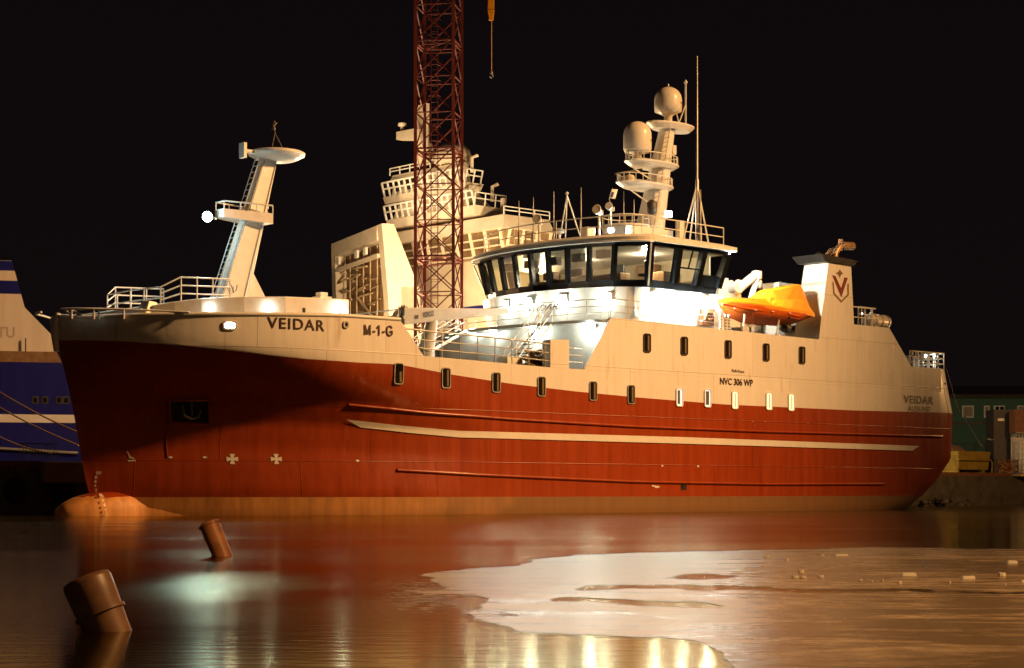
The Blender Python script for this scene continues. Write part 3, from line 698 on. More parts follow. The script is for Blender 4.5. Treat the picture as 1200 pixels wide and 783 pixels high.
# bridge: window band, glass, roof
NW = 10; WB0, WB1, WT = 11.38, 11.74, 13.52
def wp(k): return .0+13.0*k/NW
def ftop(p_): return arc(p_, 29.5, 27.0, -.02, 13.02)
def fbot(p_): return (arc(p_, 29.95, 27.35, -.02, 13.02), 6.5+(p_-6.5)*.90)
tp = [(ftop(wp(k))+.08, 6.5+(wp(k)-6.5)*.985) for k in range(NW+1)]; bt = [fbot(wp(k)) for k in range(NW+1)]
AB = 35.3
side_t = [(29.6+(AB-29.6)*i/3.0, tp[0][1]) for i in (0, 1, 2, 3)]; side_b = [(30.0+(AB-.4-30.0)*i/3.0, bt[0][1]) for i in (0, 1, 2, 3)]
def lerp2(b_, t_, f): return (b_[0]+(t_[0]-b_[0])*f, b_[1]+(t_[1]-b_[1])*f, WB0+(WT-WB0)*f)
br = MB()
topv = tp+[(AB, tp[-1][1])]; botv = bt+[(AB-.4, bt[-1][1])]
full_t = [(AB, tp[0][1])]+topv; full_b = [(AB-.4, bt[0][1])]+botv
f1 = (WB1-WB0)/(WT-WB0)
n_ = len(full_t)
# solid band under the windows, closed floor
r0 = [lerp2(full_b[i], full_t[i], 0) for i in range(n_)]; r1 = [lerp2(full_b[i], full_t[i], f1) for i in range(n_)]
br.hexa(r0, r1); 
r2 = [lerp2(full_b[i], full_t[i], .94) for i in range(n_)]; r3 = [lerp2(full_b[i], full_t[i], 1.02) for i in range(n_)]
br.hexa(r2, r3)
bro = br.build('wheelhouse', 'navy', ship)
def pane(b0_, t0_, b1_, t1_, m0, m1, parent, bar=False, f0=None):
    """window between two corner lines; m0/m1 mullion half widths"""
    f0 = f1 if f0 is None else f0
    def q(s_, f, off=0): 
        A_ = Vector(lerp2(b0_, t0_, f)); B_ = Vector(lerp2(b1_, t1_, f)); return A_.lerp(B_, s_)
    wd = (q(1, .5)-q(0, .5)).length; s0, s1 = m0/wd, 1-m1/wd
    w_ = MB(); w_.add([q(s0, f0), q(s1, f0), q(s1, .94), q(s0, .94)], [(0, 1, 2, 3)])
    return w_.build('bridge_window', 'glass', parent)
def mullion(b_, t_, hw, parent, m_='navy', nrm=(0, 0)):
    mb = MB(); A_ = Vector(lerp2(b_, t_, f1-.02)); B_ = Vector(lerp2(b_, t_, .96)); mb.tube([A_, B_], hw*1.25, 4, smooth=False); return mb.build('mullion', m_, parent)
for k in range(NW):
    pane(bt[k], tp[k], bt[k+1], tp[k+1], .12, .12, bro)
for k in range(NW+1): mullion(bt[k], tp[k], .13 if 0 < k < NW else .16, bro)
# port side: three windows with a raised sill on the last; starboard closed by the same
for sd in (0, 1):
    st = side_t if sd == 0 else [(a, tp[-1][1]) for a, _ in side_t]; sb = side_b if sd == 0 else [(a, bt[-1][1]) for a, _ in side_b]
    for i in range(3):
        pane(sb[i], st[i], sb[i+1], st[i+1], .2, .2, bro, f0=(f1 if i < 2 else .42))
        mullion(sb[i+1], st[i+1], .19, bro)
        if i == 2:
            mb = MB(); A0, A1 = Vector(lerp2(sb[i], st[i], f1-.02)), Vector(lerp2(sb[i+1], st[i+1], f1-.02)); B0, B1 = Vector(lerp2(sb[i], st[i], .42)), Vector(lerp2(sb[i+1], st[i+1], .42))
            mb.hexa([A0, A1, A1+Vector((0, .06 if sd == 0 else -.06, 0)), A0+Vector((0, .06 if sd == 0 else -.06, 0))], [B0, B1, B1+Vector((0, .06 if sd == 0 else -.06, 0)), B0+Vector((0, .06 if sd == 0 else -.06, 0))]); mb.build('side_panel', 'navy', bro)
        if i == 1 and sd == 0:
            mb = MB(); q = lambda s_, f: Vector(lerp2(sb[1], st[1], f)).lerp(Vector(lerp2(sb[2], st[2], f)), s_)+Vector((0, -.03, 0))
            mb.bar(q(.1, .52), q(.9, .52), .05); mb.bar(q(.5, .52), q(.55, .94), .045); mb.build('window_frame', 'navy', bro)
mb = MB(); mb.tube([Vector(lerp2(bt[0], tp[0], 0.02))+Vector((-.14, -.14, 0)), Vector(lerp2(bt[0], tp[0], 1.0))+Vector((-.16, -.16, 0))], .045, 8); mb.build('downpipe', 'wsm', bro)
# back wall and interior
mb = MB(); mb.box(AB-.62, AB-.5, .9, 12.1, 11.74, 13.4); mb.build('back_wall', 'skin', bro)
mb = MB(); mb.add([(a+.2, .2+p_*.97, 13.38) for a, p_ in tp]+[(AB-.3, 12.6, 13.38), (AB-.3, .4, 13.38)], [tuple(range(NW+3))]); mb.build('ceiling', 'cream', bro)
mb = MB()
mb.box(30.2, 30.9, 3.0, 10, 11.74, 12.35); mb.box(32.3, 33.6, 1.9, 3.2, 11.74, 12.5); mb.box(29.6, 30.3, 5.2, 6.2, 12.35, 12.7); mb.box(29.8, 30.3, 7.6, 8.4, 12.35, 12.75)
mb.box(33.9, 34.5, 4.2, 5.4, 11.74, 13.2)
mb.build('console', 'wood', bro, bevel=.04)
mb = MB()
for a_, p_ in ((31.6, 4.6), (31.6, 7.0), (31.2, 2.2)):
    mb.box(a_-.25, a_+.25, p_-.28, p_+.28, 12.15, 12.3); mb.box(a_+.2, a_+.34, p_-.28, p_+.28, 12.3, 13.0); mb.tube([(a_, p_, 11.74), (a_, p_, 12.15)], .06, 8)
mb.build('helm_chair', 'black', bro, bevel=.04)
mb = MB()
for k in range(5): mb.box(28.3+.1*k, 28.7+.1*k, 2.2+1.9*k, 2.9+1.9*k, 12.9, 13.3)
mb.build('overhead_screens', 'dsteel', bro, bevel=.02)
for a_, p_, e_ in ((31.6, 2.6, 420), (31.2, 6.4, 110), (31.5, 10.2, 110)): lamp('bridge_ceiling_light', (a_, p_, 13.15), e_, (1, .84, .6), .12, ship)
# roof slab with visor
rf = curve(29.42, 26.85, -.12, 13.14, 28); rback = 35.75
mb = MB()
e0 = [(a, p_, 13.60) for a, p_ in rf]+[(rback, 13.14, 13.60), (rback, -.12, 13.60)]
e1 = [(a-.02, p_, 13.80) for a, p_ in rf]+[(rback, 13.14, 13.80), (rback, -.12, 13.80)]
ins = [(a+.5, 6.5+(p_-6.5)*.95, 14.0) for a, p_ in rf]+[(rback-.5, 12.5, 14.0), (rback-.5, .5, 14.0)]
mb.hexa(e0, e1); mb.hexa([(x, y, 13.80) for x, y, z in e1], ins)
rfo = mb.build('bridge_roof', 'white', ship)
mb = MB(); q = [(a-.05, p_, 13.58) for a, p_ in curve(29.42, 26.85, -.15, 13.17, 28)]+[]; mb.tube(q, .05, 6); mb.build('roof_gutter', 'wsm', rfo)
# starboard wing strut seen at the far end
mb = MB(); mb.bar((28.9, 13.0, 13.5), (29.4, 12.2, 11.35), .05, n=6); mb.build('wing_strut', 'wsm', bro)
# side wall details port
flat_text('imo_number', 'IMO 9117', (788, 336.8), (814, 339.4), .98, .20, ship, off=.01)
mb = MB()
for c_ in ([(744, 353), (751, 354), (751, 371), (744, 370)],):
    mb.add([P(x, y, 1.17) for x, y in c_], [(0, 1, 2, 3)])
mb.build('side_door', 'cream', ship)
mb = MB(); mb.add([P(x, y, 1.165) for x, y in [(752, 355), (759, 355), (759, 368), (752, 368)]], [(0, 1, 2, 3)]); mb.build('door_window', 'dsteel', ship)
mb = MB(); mb.add([P(x, y, 1.165) for x, y in [(808, 360), (822, 361), (822, 371), (808, 370)]], [(0, 1, 2, 3)]); mb.build('locker_opening', 'black', ship)
a_, _, z_ = P(823, 361, .85); a2, _, z2 = P(838, 380, .85)
mb = MB(); mb.box(a_, a2, .87, 1.15, z2-.1, z_); mb.tube([(a_+.15, .84, z2+.15), (a_+.3, .8, z_-.2), (a2-.3, .8, z_-.25), (a2-.1, .82, z2+.3), (a_+.4, .8, z2+.2)], .07, 8); mb.build('hose_locker', 'rust', ship)
# floodlights on the fronts
for q in [(592, 356), (620, 352.5), (660, 349), (712, 347)]:
    c = upfront(*q, off=.22); floodlight(0, 0, 0, (-.85, -.25 if q[0] > 630 else .05, -.4), 950, .20, pos=c, r=.14, fwd=.6)
def lowfront(px, py):
    best = min((abs(P(px, py, .5+i*.05)[0]-(arc(.5+i*.05, *LOWF)-.2)), .5+i*.05) for i in range(250)); return P(px, py, best[1])
for q in [(554, 388), (579, 386), (626, 385), (693, 381)]:
    floodlight(0, 0, 0, (-.85, -.25 if q[0] > 600 else .05, -.3), 950, .20, pos=lowfront(*q), r=.14, fwd=.6)
for q in [(768, 344), (800, 345), (830, 348)]:
    a, _, z = P(*q, .62); floodlight(0, 0, 0, (0, -.4, -.9), 420, .15, pos=(a, .72, 11.12), r=.12)
floodlight(716, 270, 4.2, (-.9, -.3, -.2), 160, .16, r=.1)
floodlight(783, 251, 4.3, (-.3, -.95, -.1), 500, .24, r=.14, fwd=.7)
floodlight(855, 297, .3, (.5, -.7, -.5), 330, .17, r=.12)

lamp('funnel_floodlight_beam', (36.6, .6, 13.3), 2600, (1, .93, .74), .12, ship, spot=75, target=(43.2, .9, 11.6))
# ------------------------------------------------------------------ monkey island: rails, house, aerials
rz = 13.98
rail('roof_railing', [(a+.35, 6.5+(p_-6.5)*.95, rz-.05) for a, p_ in curve(29.42, 27.0, 0, 13, 12)], 1.0, 2, 1.7, .024)
rail('roof_railing', [(29.9, .35, rz-.05), (35.2, .35, rz-.1)], .95, 2, 1.7, .024)
ch = Vector(A(734, 272, 30.6)); cx, cp = 31.2, P(733, 262, 5.6)[1]
a_c, _, _ = P(733, 262, 5.4)
mb = MB(); mb.lathe((a_c, 5.4, rz-.05), [(1.25, 0), (1.25, 1.15), (1.32, 1.2), (1.32, 1.32), (.9, 1.36)], 28)
lk = mb.build('roof_locker_drum', 'wsm', ship)
rail('drum_railing', [(a_c+1.28*cos(t), 5.4+1.28*sin(t), rz+1.25) for t in [i*2*pi/12 for i in range(13)]], .5, 1, 1.0, .022, parent=lk)
# low light-coloured casing along the mast foot
q0, q1 = P(738, 271, 3.4), P(805, 273, 3.4)
mb = MB(); mb.box(q0[0], q0[0]+1.0, 3.3, 3.7, rz, rz+.95); mb.box(q0[0]+1.0, q0[0]+2.9, 3.3, 3.7, rz+.62, rz+.95); mb.box(q0[0]+1.0, q0[0]+1.2, 3.3, 3.7, rz, rz+.65); mb.box(q0[0]+1.9, q0[0]+2.2, 3.3, 3.7, rz, rz+.65); mb.box(q0[0]+2.9, q0[0]+3.2, 3.3, 3.7, rz, rz+.95)
mb.build('flag_locker', 'wsm', ship)
mb = MB(); q = P(797, 272, 3.0); mb.box(q[0]-.25, q[0]+.2, 2.8, 3.1, rz, rz+1.45); mb.build('lamp_post', 'cream', ship)
def aerial(px, ytop, p_, r=.03, base=rz, name='whip_aerial', m_='steel', thick=None):
    a, _, z = P(px, ytop, p_); mb = MB(); h = z-base
    mb.tube([(a, p_, base), (a, p_, base+h*.35), (a, p_, base+h*.36), (a, p_, z)], [r*1.8, r*1.8, r, r*.6], 6); return mb.build(name, m_, ship)
aerial(608, 235, 9); aerial(625, 231, 8.2); aerial(649, 224, 7.5); aerial(681, 220, 6.8); aerial(731, 224, 6.6); aerial(743, 234, 3.0)
aerial(817, 66, 2.2, .055); aerial(821, 222, 2.0, .04)
mb = MB(); t_ = P(664.5, 229, 7.0); 
for da, dp in ((-.15, 0), (1.1, -.2), (.2, .9)): mb.bar((t_[0]+da, 7+dp, rz), t_, .035, n=6)
mb.lathe(t_, [(.02, 0), (.1, .12), (.02, .2)], 8); mb.build('aerial_tripod', 'wsm', ship)
mb = MB(); t_ = P(817, 215, 2.2)
for da, dp in ((-1.0, .2), (.4, -.5), (.2, .8)): mb.bar((t_[0]+da, 2.2+dp, rz), t_, .04, n=6)
mb.lathe((t_[0]-.5, 2.3, rz), [(.12, 0), (.2, .1), (.2, .28), (.05, .38)], 12); mb.build('aerial_stay', 'wsm', ship)
# searchlights and small gear at the roof's fore edge
def searchlight(px, py, p_, s=1.):
    a, _, z = P(px, py, p_); mb = MB(); mb.tube([(a, p_, rz-.1), (a, p_, z-.25*s)], .07*s, 8)
    mb.tube([(a-.28*s, p_, z-.2*s), (a-.28*s, p_, z+.05*s)], .03, 6); mb.tube([(a+.28*s, p_, z-.2*s), (a+.28*s, p_, z+.05*s)], .03, 6); mb.tube([(a-.28*s, p_, z-.2*s), (a+.28*s, p_, z-.2*s)], .03, 6)
    mb.lathe((a-.1, p_, z), [(.02, -.3*s), (.16*s, -.26*s), (.24*s, .1*s), (.26*s, .22*s), (.2*s, .2*s)], 14, ax=(-.8, -.4, .25)); return mb.build('searchlight', 'cream', ship)
searchlight(632, 258, 7.6, .95); searchlight(702, 247, 4.4, .95); searchlight(716, 243, 4.6, .8)
mb = MB(); a, _, z = P(655, 273, 6.4); mb.tube([(a, 6.4, rz), (a, 6.4, z)], .05, 6); mb.lathe((a, 6.4, z), [(.1, -.05), (.3, 0), (.34, .1), (.25, .2), (.05, .24)], 16); mb.build('satellite_dome', 'wsm', ship)
mb = MB(); a, _, z = P(690, 268, 4.4); mb.box(a-.3, a+.3, 4.2, 4.7, rz-.05, rz+.75); mb.build('vent_box', 'wsm', ship, bevel=.05)
mb = MB()
for px in (609, 616, 623): a, _, z = P(px, 272, 8.3); mb.bar((a, 8.3, rz-.2), (a, 8.3, z), .03)
a0_, a1_ = P(609, 272, 8.3), P(623, 272, 8.3); mb.bar(a0_, a1_, .03); mb.bar((a0_[0], 8.3, a0_[2]-.4), (a1_[0], 8.3, a1_[2]-.4), .03); mb.build('aerial_frame', 'cream', ship)
fl = MB(); c4 = [P(x, y, 4.5) for x, y in [(714, 232), (717, 222), (724, 222), (721, 233)]]
fl.add(c4, [(0, 1, 2, 3)]); fl.add([(a, p_+.015, z) for a, p_, z in c4], [(3, 2, 1, 0)]); o = fl.build('signal_flag', 'wsm', ship)
mb = MB(); c4 = [P(x, y, 4.48) for x, y in [(715, 231.5), (717, 225), (720, 225), (718, 231.5)]]; mb.add(c4, [(0, 1, 2, 3)]); mb.build('flag_field', 'blue', o)
mb = MB(); mb.tube([P(716, 243, 4.6), P(714, 233, 4.5), P(718, 221, 4.5)], .02, 6); mb.build('flag_staff', 'steel', ship)

# ------------------------------------------------------------------ main mast
b0m, b1m = P(757, 240, 6.0), P(776, 240, 6.0); t0m, t1m = P(776, 152, 6.0), P(787, 152, 6.0)
mm = MB(); zb = rz
def mx(t, side): 
    x0, x1 = (b0m, b1m)[side], (t0m, t1m)[side]; return x0[0]+(x1[0]-x0[0])*t, x0[2]+(x1[2]-x0[2])*t
e = [mx(-.35, 0), mx(-.35, 1), mx(1, 0), mx(1, 1)]
cm = ((e[0][0]+e[1][0])/2, (e[0][1]+e[1][1])/2); rm = (e[1][0]-e[0][0])/2
cmt = ((e[2][0]+e[3][0])/2, e[2][1]); rmt = (e[3][0]-e[2][0])/2
mm.tube([(cm[0]-.3, 6.0, rz), (cm[0], 6.0, cm[1]), (cmt[0], 6.0, cmt[1])], [rm*1.3, rm*1.1, rmt*1.15], 10, smooth=False)
mmo = mm.build('main_mast', 'wsm', ship)
mb = MB()
for k in (-1, 1): mb.tube([(cm[0]-.55, 6.0+k*.22-.6, cm[1]), (cmt[0]-.35, 6.0+k*.16-.4, cmt[1])], .03, 6)
for i in range(22):
    t = i/22; mb.bar((cm[0]-.55+(cmt[0]-cm[0]+.2)*t, 5.18+.2*t, cm[1]+(cmt[1]-cm[1])*t), (cm[0]-.55+(cmt[0]-cm[0]+.2)*t, 5.62+.2*t, cm[1]+(cmt[1]-cm[1])*t), .016)
mb.build('ladder', 'steel', mmo)
mb = MB()
for da, dp in ((.55, -.3), (.62, .1)): mb.tube([(cm[0]+da+.25, 6+dp, cm[1]), (cmt[0]+da-.2, 6+dp*.7, cmt[1])], .035, 6)
mb.build('cable_conduit', 'steel', mmo)
def plat(xl, xr, y, p_, th, name='radar_platform', rl=True, wd=1.0):
    a0, _, z0 = P(xl, y, p_); a1, _, z1 = P(xr, y, p_); c = ((a0+a1)/2); ra = (a1-a0)/2; mb = MB(); n_ = 24
    z = (z0+z1)/2
    def rg(s_, zz): return [(c+ra*s_*cos(2*pi*i/n_), p_+wd*s_*sin(2*pi*i/n_), zz) for i in range(n_)]
    mb.hexa(rg(.8, z-th), rg(1, z)); mb.hexa(rg(1, z), rg(1, z+.08))
    o = mb.build(name, 'wsm', mmo)
    if rl: rail('platform_rail', rg(.95, z+.08)+rg(.95, z+.08)[:1], .42, 1, .9, .022, parent=o)
    return c, z+.12, ra
plat(760.5, 810.5, 148, 6.0, .25, rl=False, wd=.85)
c1, z1, r1 = plat(735, 792, 193, 6.0, .20, wd=.95)
c2, z2, r2 = plat(725, 786, 218, 6.0, .20, wd=.95)
mb = MB()
for (x0, y0, x1, y1) in [(742, 197, 762, 210), (738, 222, 760, 238)]:
    for dp in (-.5, .5): mb.bar(P(x0, y0, 6+dp), P(x1, y1, 6+dp*.4), .04, n=6)
mb.build('platform_brace', 'wsm', mmo)
def radome(px, ybase, ytop, wpx, p_, cone, name='radome'):
    a, _, zb_ = P(px, ybase, p_); _, _, zt_ = P(px, ytop, p_); Y = OY+a*SN+p_*CS; r = wpx/2*Y/FPX
    h = zt_-zb_; mb = MB()
    pr = [(r*.28, -.35*1), (r*.30, 0)] if cone else [(r*.3, -.35), (r*.3, 0)]
    if cone: pr += [(r*.55, .12), (r*.98, cone)]
    else: pr += [(r*.9, .02), (r*1.0, .18)]
    zc = h-r*.98
    pr += [(r*1.0, zc*.6+.1), (r, zc)]+[(r*cos(t), zc+r*.98*sin(t)) for t in [i*pi/2/9 for i in range(1, 10)]]
    mb.lathe((a, p_, zb_), pr, 32); o = mb.build(name, 'cream', mmo); return o, a, zb_, r
o, a, zz, r = radome(783, 136.5, 102, 32.5, 6.0, .26)
def cyl_text(s, a, zc, r, ang0, wd, hg, parent, m_='black'):
    def mp(u, v): 
        t = ang0+u/r; return (a+(r+.012)*sin(t), 6.0-(r+.012)*cos(t), zc+v)
    return text('radome_lettering', s, mp, m_, parent, wd, hg, shear=.2, off=.03)
cyl_text('FURUNO', a, zz+.62, r, .28, .72, .13, o, 'emb'); cyl_text('SATCOM', a, zz+.50, r, .70, .36, .07, o, 'emb')
o, a, zz, r = radome(747, 179, 142.5, 33, 6.0, 0)
cyl_text('SEATEL', a, zz+.56, r, .32, .46, .10, o, 'lett')
mb = MB(); q = P(783, 101, 6.0); mb.lathe(q, [(.05, 0), (.05, .1), (.01, .16)], 8); mb.build('lightning_rod', 'steel', mmo)
mb = MB(); mb.tube([P(785, 147, 6), P(785, 135, 6)], .13, 10); mb.tube([P(747, 191, 6), P(747, 178, 6)], .2, 10)
mb.build('radome_pedestal', 'rust', mmo)
# radar scanner
c = Vector(P(738, 210, 6.0)); mb = MB(); mb.lathe(c, [(.05, -.35), (.3, -.3), (.34, 0), (.22, .2), (.05, .26)], 16); ro = mb.build('radar_gearbox', 'cream', mmo)
mb = MB(); q0, q1 = Vector(P(721, 204, 6.0)), Vector(P(752, 198.5, 6.0)); mb.tube([q0, q1], .07, 4, smooth=False); mb.build('radar_scanner', 'dsteel', ro)
mb = MB(); q = P(785, 180, 6); mb.box(q[0]-.15, q[0]+.1, 5.6, 5.9, q[2]-.1, q[2]+.4); mb.tube([q, (q[0]+.2, 6, q[2]+.55)], .05, 6); mb.build('camera_unit', 'wsm', mmo)
mb = MB(); q = P(764, 243, 5.0); mb.lathe(q, [(.1, -.4), (.26, -.3), (.28, .25), (.1, .4)], 12); mb.build('loudhailer', 'dsteel', mmo)
# signal pole aft of the mast
mb = MB(); a, _, z = P(803.5, 97, 6.0); a0_, _, z0_ = P(804, 146, 6.0)
mb.tube([(a, 6, z0_), (a, 6, z)], .05, 6); mb.bar((a-.55, 6, z0_), (a-.05, 6, z-1.3), .035); mb.lathe((a, 6, z), [(.1, -.02), (.1, .06), (.02, .16)], 8); mb.bar(P(796, 146, 6), P(792, 130, 6), .03)
mb.build('signal_pole', 'wsm', mmo)

# ------------------------------------------------------------------ funnel casing, port and starboard
for sd in (0, 1):
    def mir(q): return (q[0], 2*B-q[1], q[2]) if sd else tuple(q)
    zt_ = 13.67; fb = [(42.89, .0, 10.41), (45.85, .0, 10.41), (45.85, 1.75, 10.41), (42.89, 1.75, 10.41)]
    low_ = [(42.74, .105, 9.36), (45.85, .105, 9.36), (45.85, 1.75, 9.36), (42.74, 1.75, 9.36)]
    tpf = [(43.56, .0, zt_), (45.58, .0, zt_), (45.58, 1.70, zt_), (43.56, 1.70, zt_)]
    mb = MB(); mb.hexa([mir(q) for q in fb], [mir(q) for q in tpf]); mb.hexa([mir(q) for q in low_], [mir((q[0], max(q[1], .105), 10.405)) for q in fb])
    fn = mb.build('funnel', 'white', ship)
    cp_ = [(43.2, -.1, zt_+.03), (45.75, -.1, zt_+.0), (45.75, 1.85, zt_), (43.2, 1.85, zt_+.03)]
    ct_ = [(42.75, -.2, zt_+.42), (46.0, -.15, zt_+.30), (46.0, 1.95, zt_+.30), (42.75, 1.95, zt_+.42)]
    mb = MB(); mb.hexa([mir(q) for q in cp_], [mir(q) for q in ct_]); mb.build('funnel_cap', 'black', fn, bevel=.02)
    mb = MB(); mb.lathe(mir((44.3, 1.3, zt_+.3)), [(.16, 0), (.2, .3), (.12, .45), (.02, .5)], 12); mb.build('vent_cowl', 'black', fn)
    mb = MB()
    for dp, k in ((.5, 1.0), (1.05, .85)):
        mb.tube([mir(q) for q in [(44.7, dp, zt_+.2), (44.85, dp, zt_+.75*k), (45.15, dp, zt_+1.05*k), (45.55, dp, zt_+1.15*k)]], .17, 12)
    mb.tube([mir((45.45, .5, zt_+1.15)), mir((46.35, .5, zt_+1.2))], .24, 12); mb.tube([mir((45.25, .5, zt_+.85)), mir((45.3, .5, zt_+1.5))], .13, 10)
    mb.build('exhaust_pipe', 'pipe', fn)
    # emblem: diamond, V and shield
    if True:
        def E_(poly, name, m_):
            mb = MB()
            for pl_ in poly:
                v = [mir((P(x, y, 0)[0], -.012, P(x, y, 0)[2])) for x, y in pl_]; mb.add(v, [tuple(range(len(v)))])
            mb.build(name, m_, fn)
        E_([[(984, 315.5), (985.5, 318.5), (988, 320.5), (985.3, 322.5), (984, 326), (982.5, 322.5), (979.5, 320), (982.5, 318.5)]], 'emblem_star', 'gold')
        E_([[(975, 322.5), (979, 323.5), (985.5, 338), (985.8, 348.5)], [(985.5, 338), (989.5, 325), (993.3, 326), (985.8, 348.5)]], 'emblem_letter', 'emb')
        E_([[(975.3, 330), (976.9, 331), (978, 343.5), (976.4, 344.5)], [(976.4, 344.5), (978, 343.5), (985.8, 352.3), (985.8, 354.8)], [(985.8, 352.3), (993, 345), (994.6, 346), (985.8, 354.8)], [(993, 345), (992.9, 333), (994.5, 332), (994.6, 346)]], 'emblem_shield', 'gold')
# casing between the funnels, aft deck house
mb = MB(); mb.box(37.2, 44.9, 4.2, 9.3, 9.36, 11.9); mb.build('engine_casing', 'wsm', ship)
mb = MB(); mb.box(P(912, 333, 3.0)[0], P(940, 333, 3.0)[0], 3.0, 4.15, 9.36, P(925, 332, 3.0)[2]); mb.build('casing_house', 'wsm', ship, bevel=.04)
rail('aft_railing', [(46.0, .35, 10.3), (48.0, .35, 10.3)], 1.15, 2, .8, .03)
mb = MB(); a, _, z = P(1005, 362, .6)
mb.box(a, a+1.2, .5, .58, 10.3, 10.36); 
for da in (0, .6, 1.2): mb.bar((a+da, .55, 10.3), (a+da, .55, 11.5), .045, n=6)
mb.bar((a, .55, 11.5), (a+1.6, .55, 11.5), .045, n=6); mb.bar((a, .55, 11.1), (a+1.2, .55, 11.1), .03, n=6); mb.build('raft_rack', 'wsm', ship)
rail('stern_railing', [(51.5, .3, 8.28), (55.0, .35, 8.30), (55.15, 4, 8.3), (55.15, 9.5, 8.3), (55, 13.1, 8.3)], .95, 3, .62, .03)
mb = MB()
for i in range(5): a = 52.6+.55*i; mb.box(a, a+.1, .9, 1.0, 7.5, 9.25)
mb.tube([(52.6, .95, 8.9), (55, .95, 8.9)], .05, 6); mb.box(53.0, 53.6, 1.2, 1.9, 7.5, 9.0); mb.build('stern_rack', 'wsm', ship)
mb = MB(); v = [(51.35, 1.3, 8.3), (52.4, 1.3, 8.3), (52.4, 1.3, 9.1), (50.9, 1.3, 9.1)]; mb.hexa(v, [(a, p_+.08, z) for a, p_, z in v]); mb.build('net_guard', 'brown', ship)
floodlight(1086, 417, 1.3, (-.3, -.6, -.2), 60, .12, r=.09)
floodlight(1010, 368, 1.4, (.2, -.6, -.3), 18, .08, r=.06)
mb = MB(); mb.tube([P(1109, 432, .05), P(1117, 462, -.02), P(1124, 484, -.05)], .02, 5); mb.build('stern_line', 'dsteel', ship)

# ------------------------------------------------------------------ rescue boat on its davit (a thing of its own)
BA, BP, BZ = 39.0, 1.0, 9.4
rb = empty('rescue_boat', W(BA, BP, BZ), ANG)
tag(rb, 'enclosed orange rescue boat with yellow canopy cradled on the deck before the funnel', 'boat')
def Q(px, py, p_): a, q, z = P(px, py, p_); return (a-BA, q-BP, z-BZ)
# stations: x px, keel y, gunwale y, half width
stn = [(841, 357, 352.5, .12), (846, 363, 354.5, .55), (855, 373, 357, .85), (870, 379, 359.5, 1.02), (890, 381, 362.5, 1.08), (910, 382, 365, 1.05), (928, 380, 367.5, .98), (938, 374, 369.5, .85)]
mb = MB(); v = []
for px, yk, yg, hw in stn:
    k = Q(px, yk, BP); g = Q(px, yg, BP); ck = g[2]*.55+k[2]*.45
    v += [(g[0], -hw, g[2]), (g[0], -hw*1.02, g[2]*.75+k[2]*.25), (g[0], -hw*.82, ck*.6+k[2]*.4), (g[0], -hw*.25, k[2]+.03), (g[0], 0, k[2]), (g[0], hw*.25, k[2]+.03), (g[0], hw*.82, ck*.6+k[2]*.4), (g[0], hw*1.02, g[2]*.75+k[2]*.25), (g[0], hw, g[2])]
mb.add(v, [(i*9+j, i*9+j+1, (i+1)*9+j+1, (i+1)*9+j) for i in range(len(stn)-1) for j in range(8)], 0, True); mb.add(v[-9:], [tuple(range(9))]); mb.add(v[:9], [tuple(range(9))])
mb.build('hull', 'orange', rb)
can = [(840, 351.5, 352.5, .10), (847, 349.5, 354.5, .5), (860, 350, 357.5, .8), (878, 351.5, 360.5, .98), (887, 347, 362, 1.02), (897, 339.5, 363.5, 1.02), (908, 337.5, 365, 1.0), (922, 334.5, 367, .95), (930, 333.5, 368.3, .92), (934, 341, 369, .9), (938.5, 361, 370, .86), (939.5, 367, 370.2, .84)]
mb = MB(); v = []
for px, yt, yg, hw in can:
    t_ = Q(px, yt, BP); g = Q(px, yg, BP); k = .62 if yt < 349 and px > 880 else .9
    v += [(g[0], -hw*1.06, g[2]-.12), (g[0], -hw*1.08, g[2]+.08), (g[0], -hw*(k*.6+.4), g[2]*.55+t_[2]*.45), (g[0], -hw*k*.86, t_[2]-.08), (g[0], -hw*k*.5, t_[2]), (g[0], hw*k*.5, t_[2]), (g[0], hw*k*.86, t_[2]-.08), (g[0], hw*(k*.6+.4), g[2]*.55+t_[2]*.45), (g[0], hw*1.08, g[2]+.08), (g[0], hw*1.06, g[2]-.12)]
mb.add(v, [(i*10+j, i*10+j+1, (i+1)*10+j+1, (i+1)*10+j) for i in range(len(can)-1) for j in range(9)], 0, False); mb.add(v[-10:], [tuple(range(10))]); mb.add(v[:10], [tuple(range(10))])
mb.build('canopy', 'yellow', rb, bevel=.015)
mb = MB(); mb.tube([Q(x, y, .0) for x, y in [(846, 356.5), (870, 361), (900, 365), (925, 368.5), (937, 371)]], .055, 8); mb.build('rubbing_band', 'orange', rb)
mb = MB(); mb.tube([Q(882, 363, -.08), Q(882, 381, .2)], .02, 6); mb.tube([Q(925, 372, -.02), Q(937, 374.5, .1)], .07, 8); mb.build('grab_line', 'red', rb)
flat = lambda u, v: (Q(903, 351.5, .0)[0]+u, -.93, Q(903, 351.5, .0)[2]+v)
text('boat_symbol', 'H', lambda u, v: (Q(903, 352, .0)[0]+u, -1.0+v*.25, Q(903, 352.5, .0)[2]+v), 'rust', rb, .42, .2, shear=.4, off=.02)
mb = MB()
for x_ in (860, 884, 904, 924):
    c = Q(x_, 364+(x_-884)*.09, .0); mb.box(c[0]-.09, c[0]+.09, -1.12, -1.09, c[2]+.0, c[2]+.05)
mb.build('reflective_tape', 'wsm', rb)
mb = MB(); g_ = [Q(x_, y_, .0) for x_, y_ in ((850, 360), (864, 366), (880, 366), (896, 370), (912, 370), (930, 374))]; mb.tube([(a, -1.08, z) for a, _, z in g_], .018, 6)
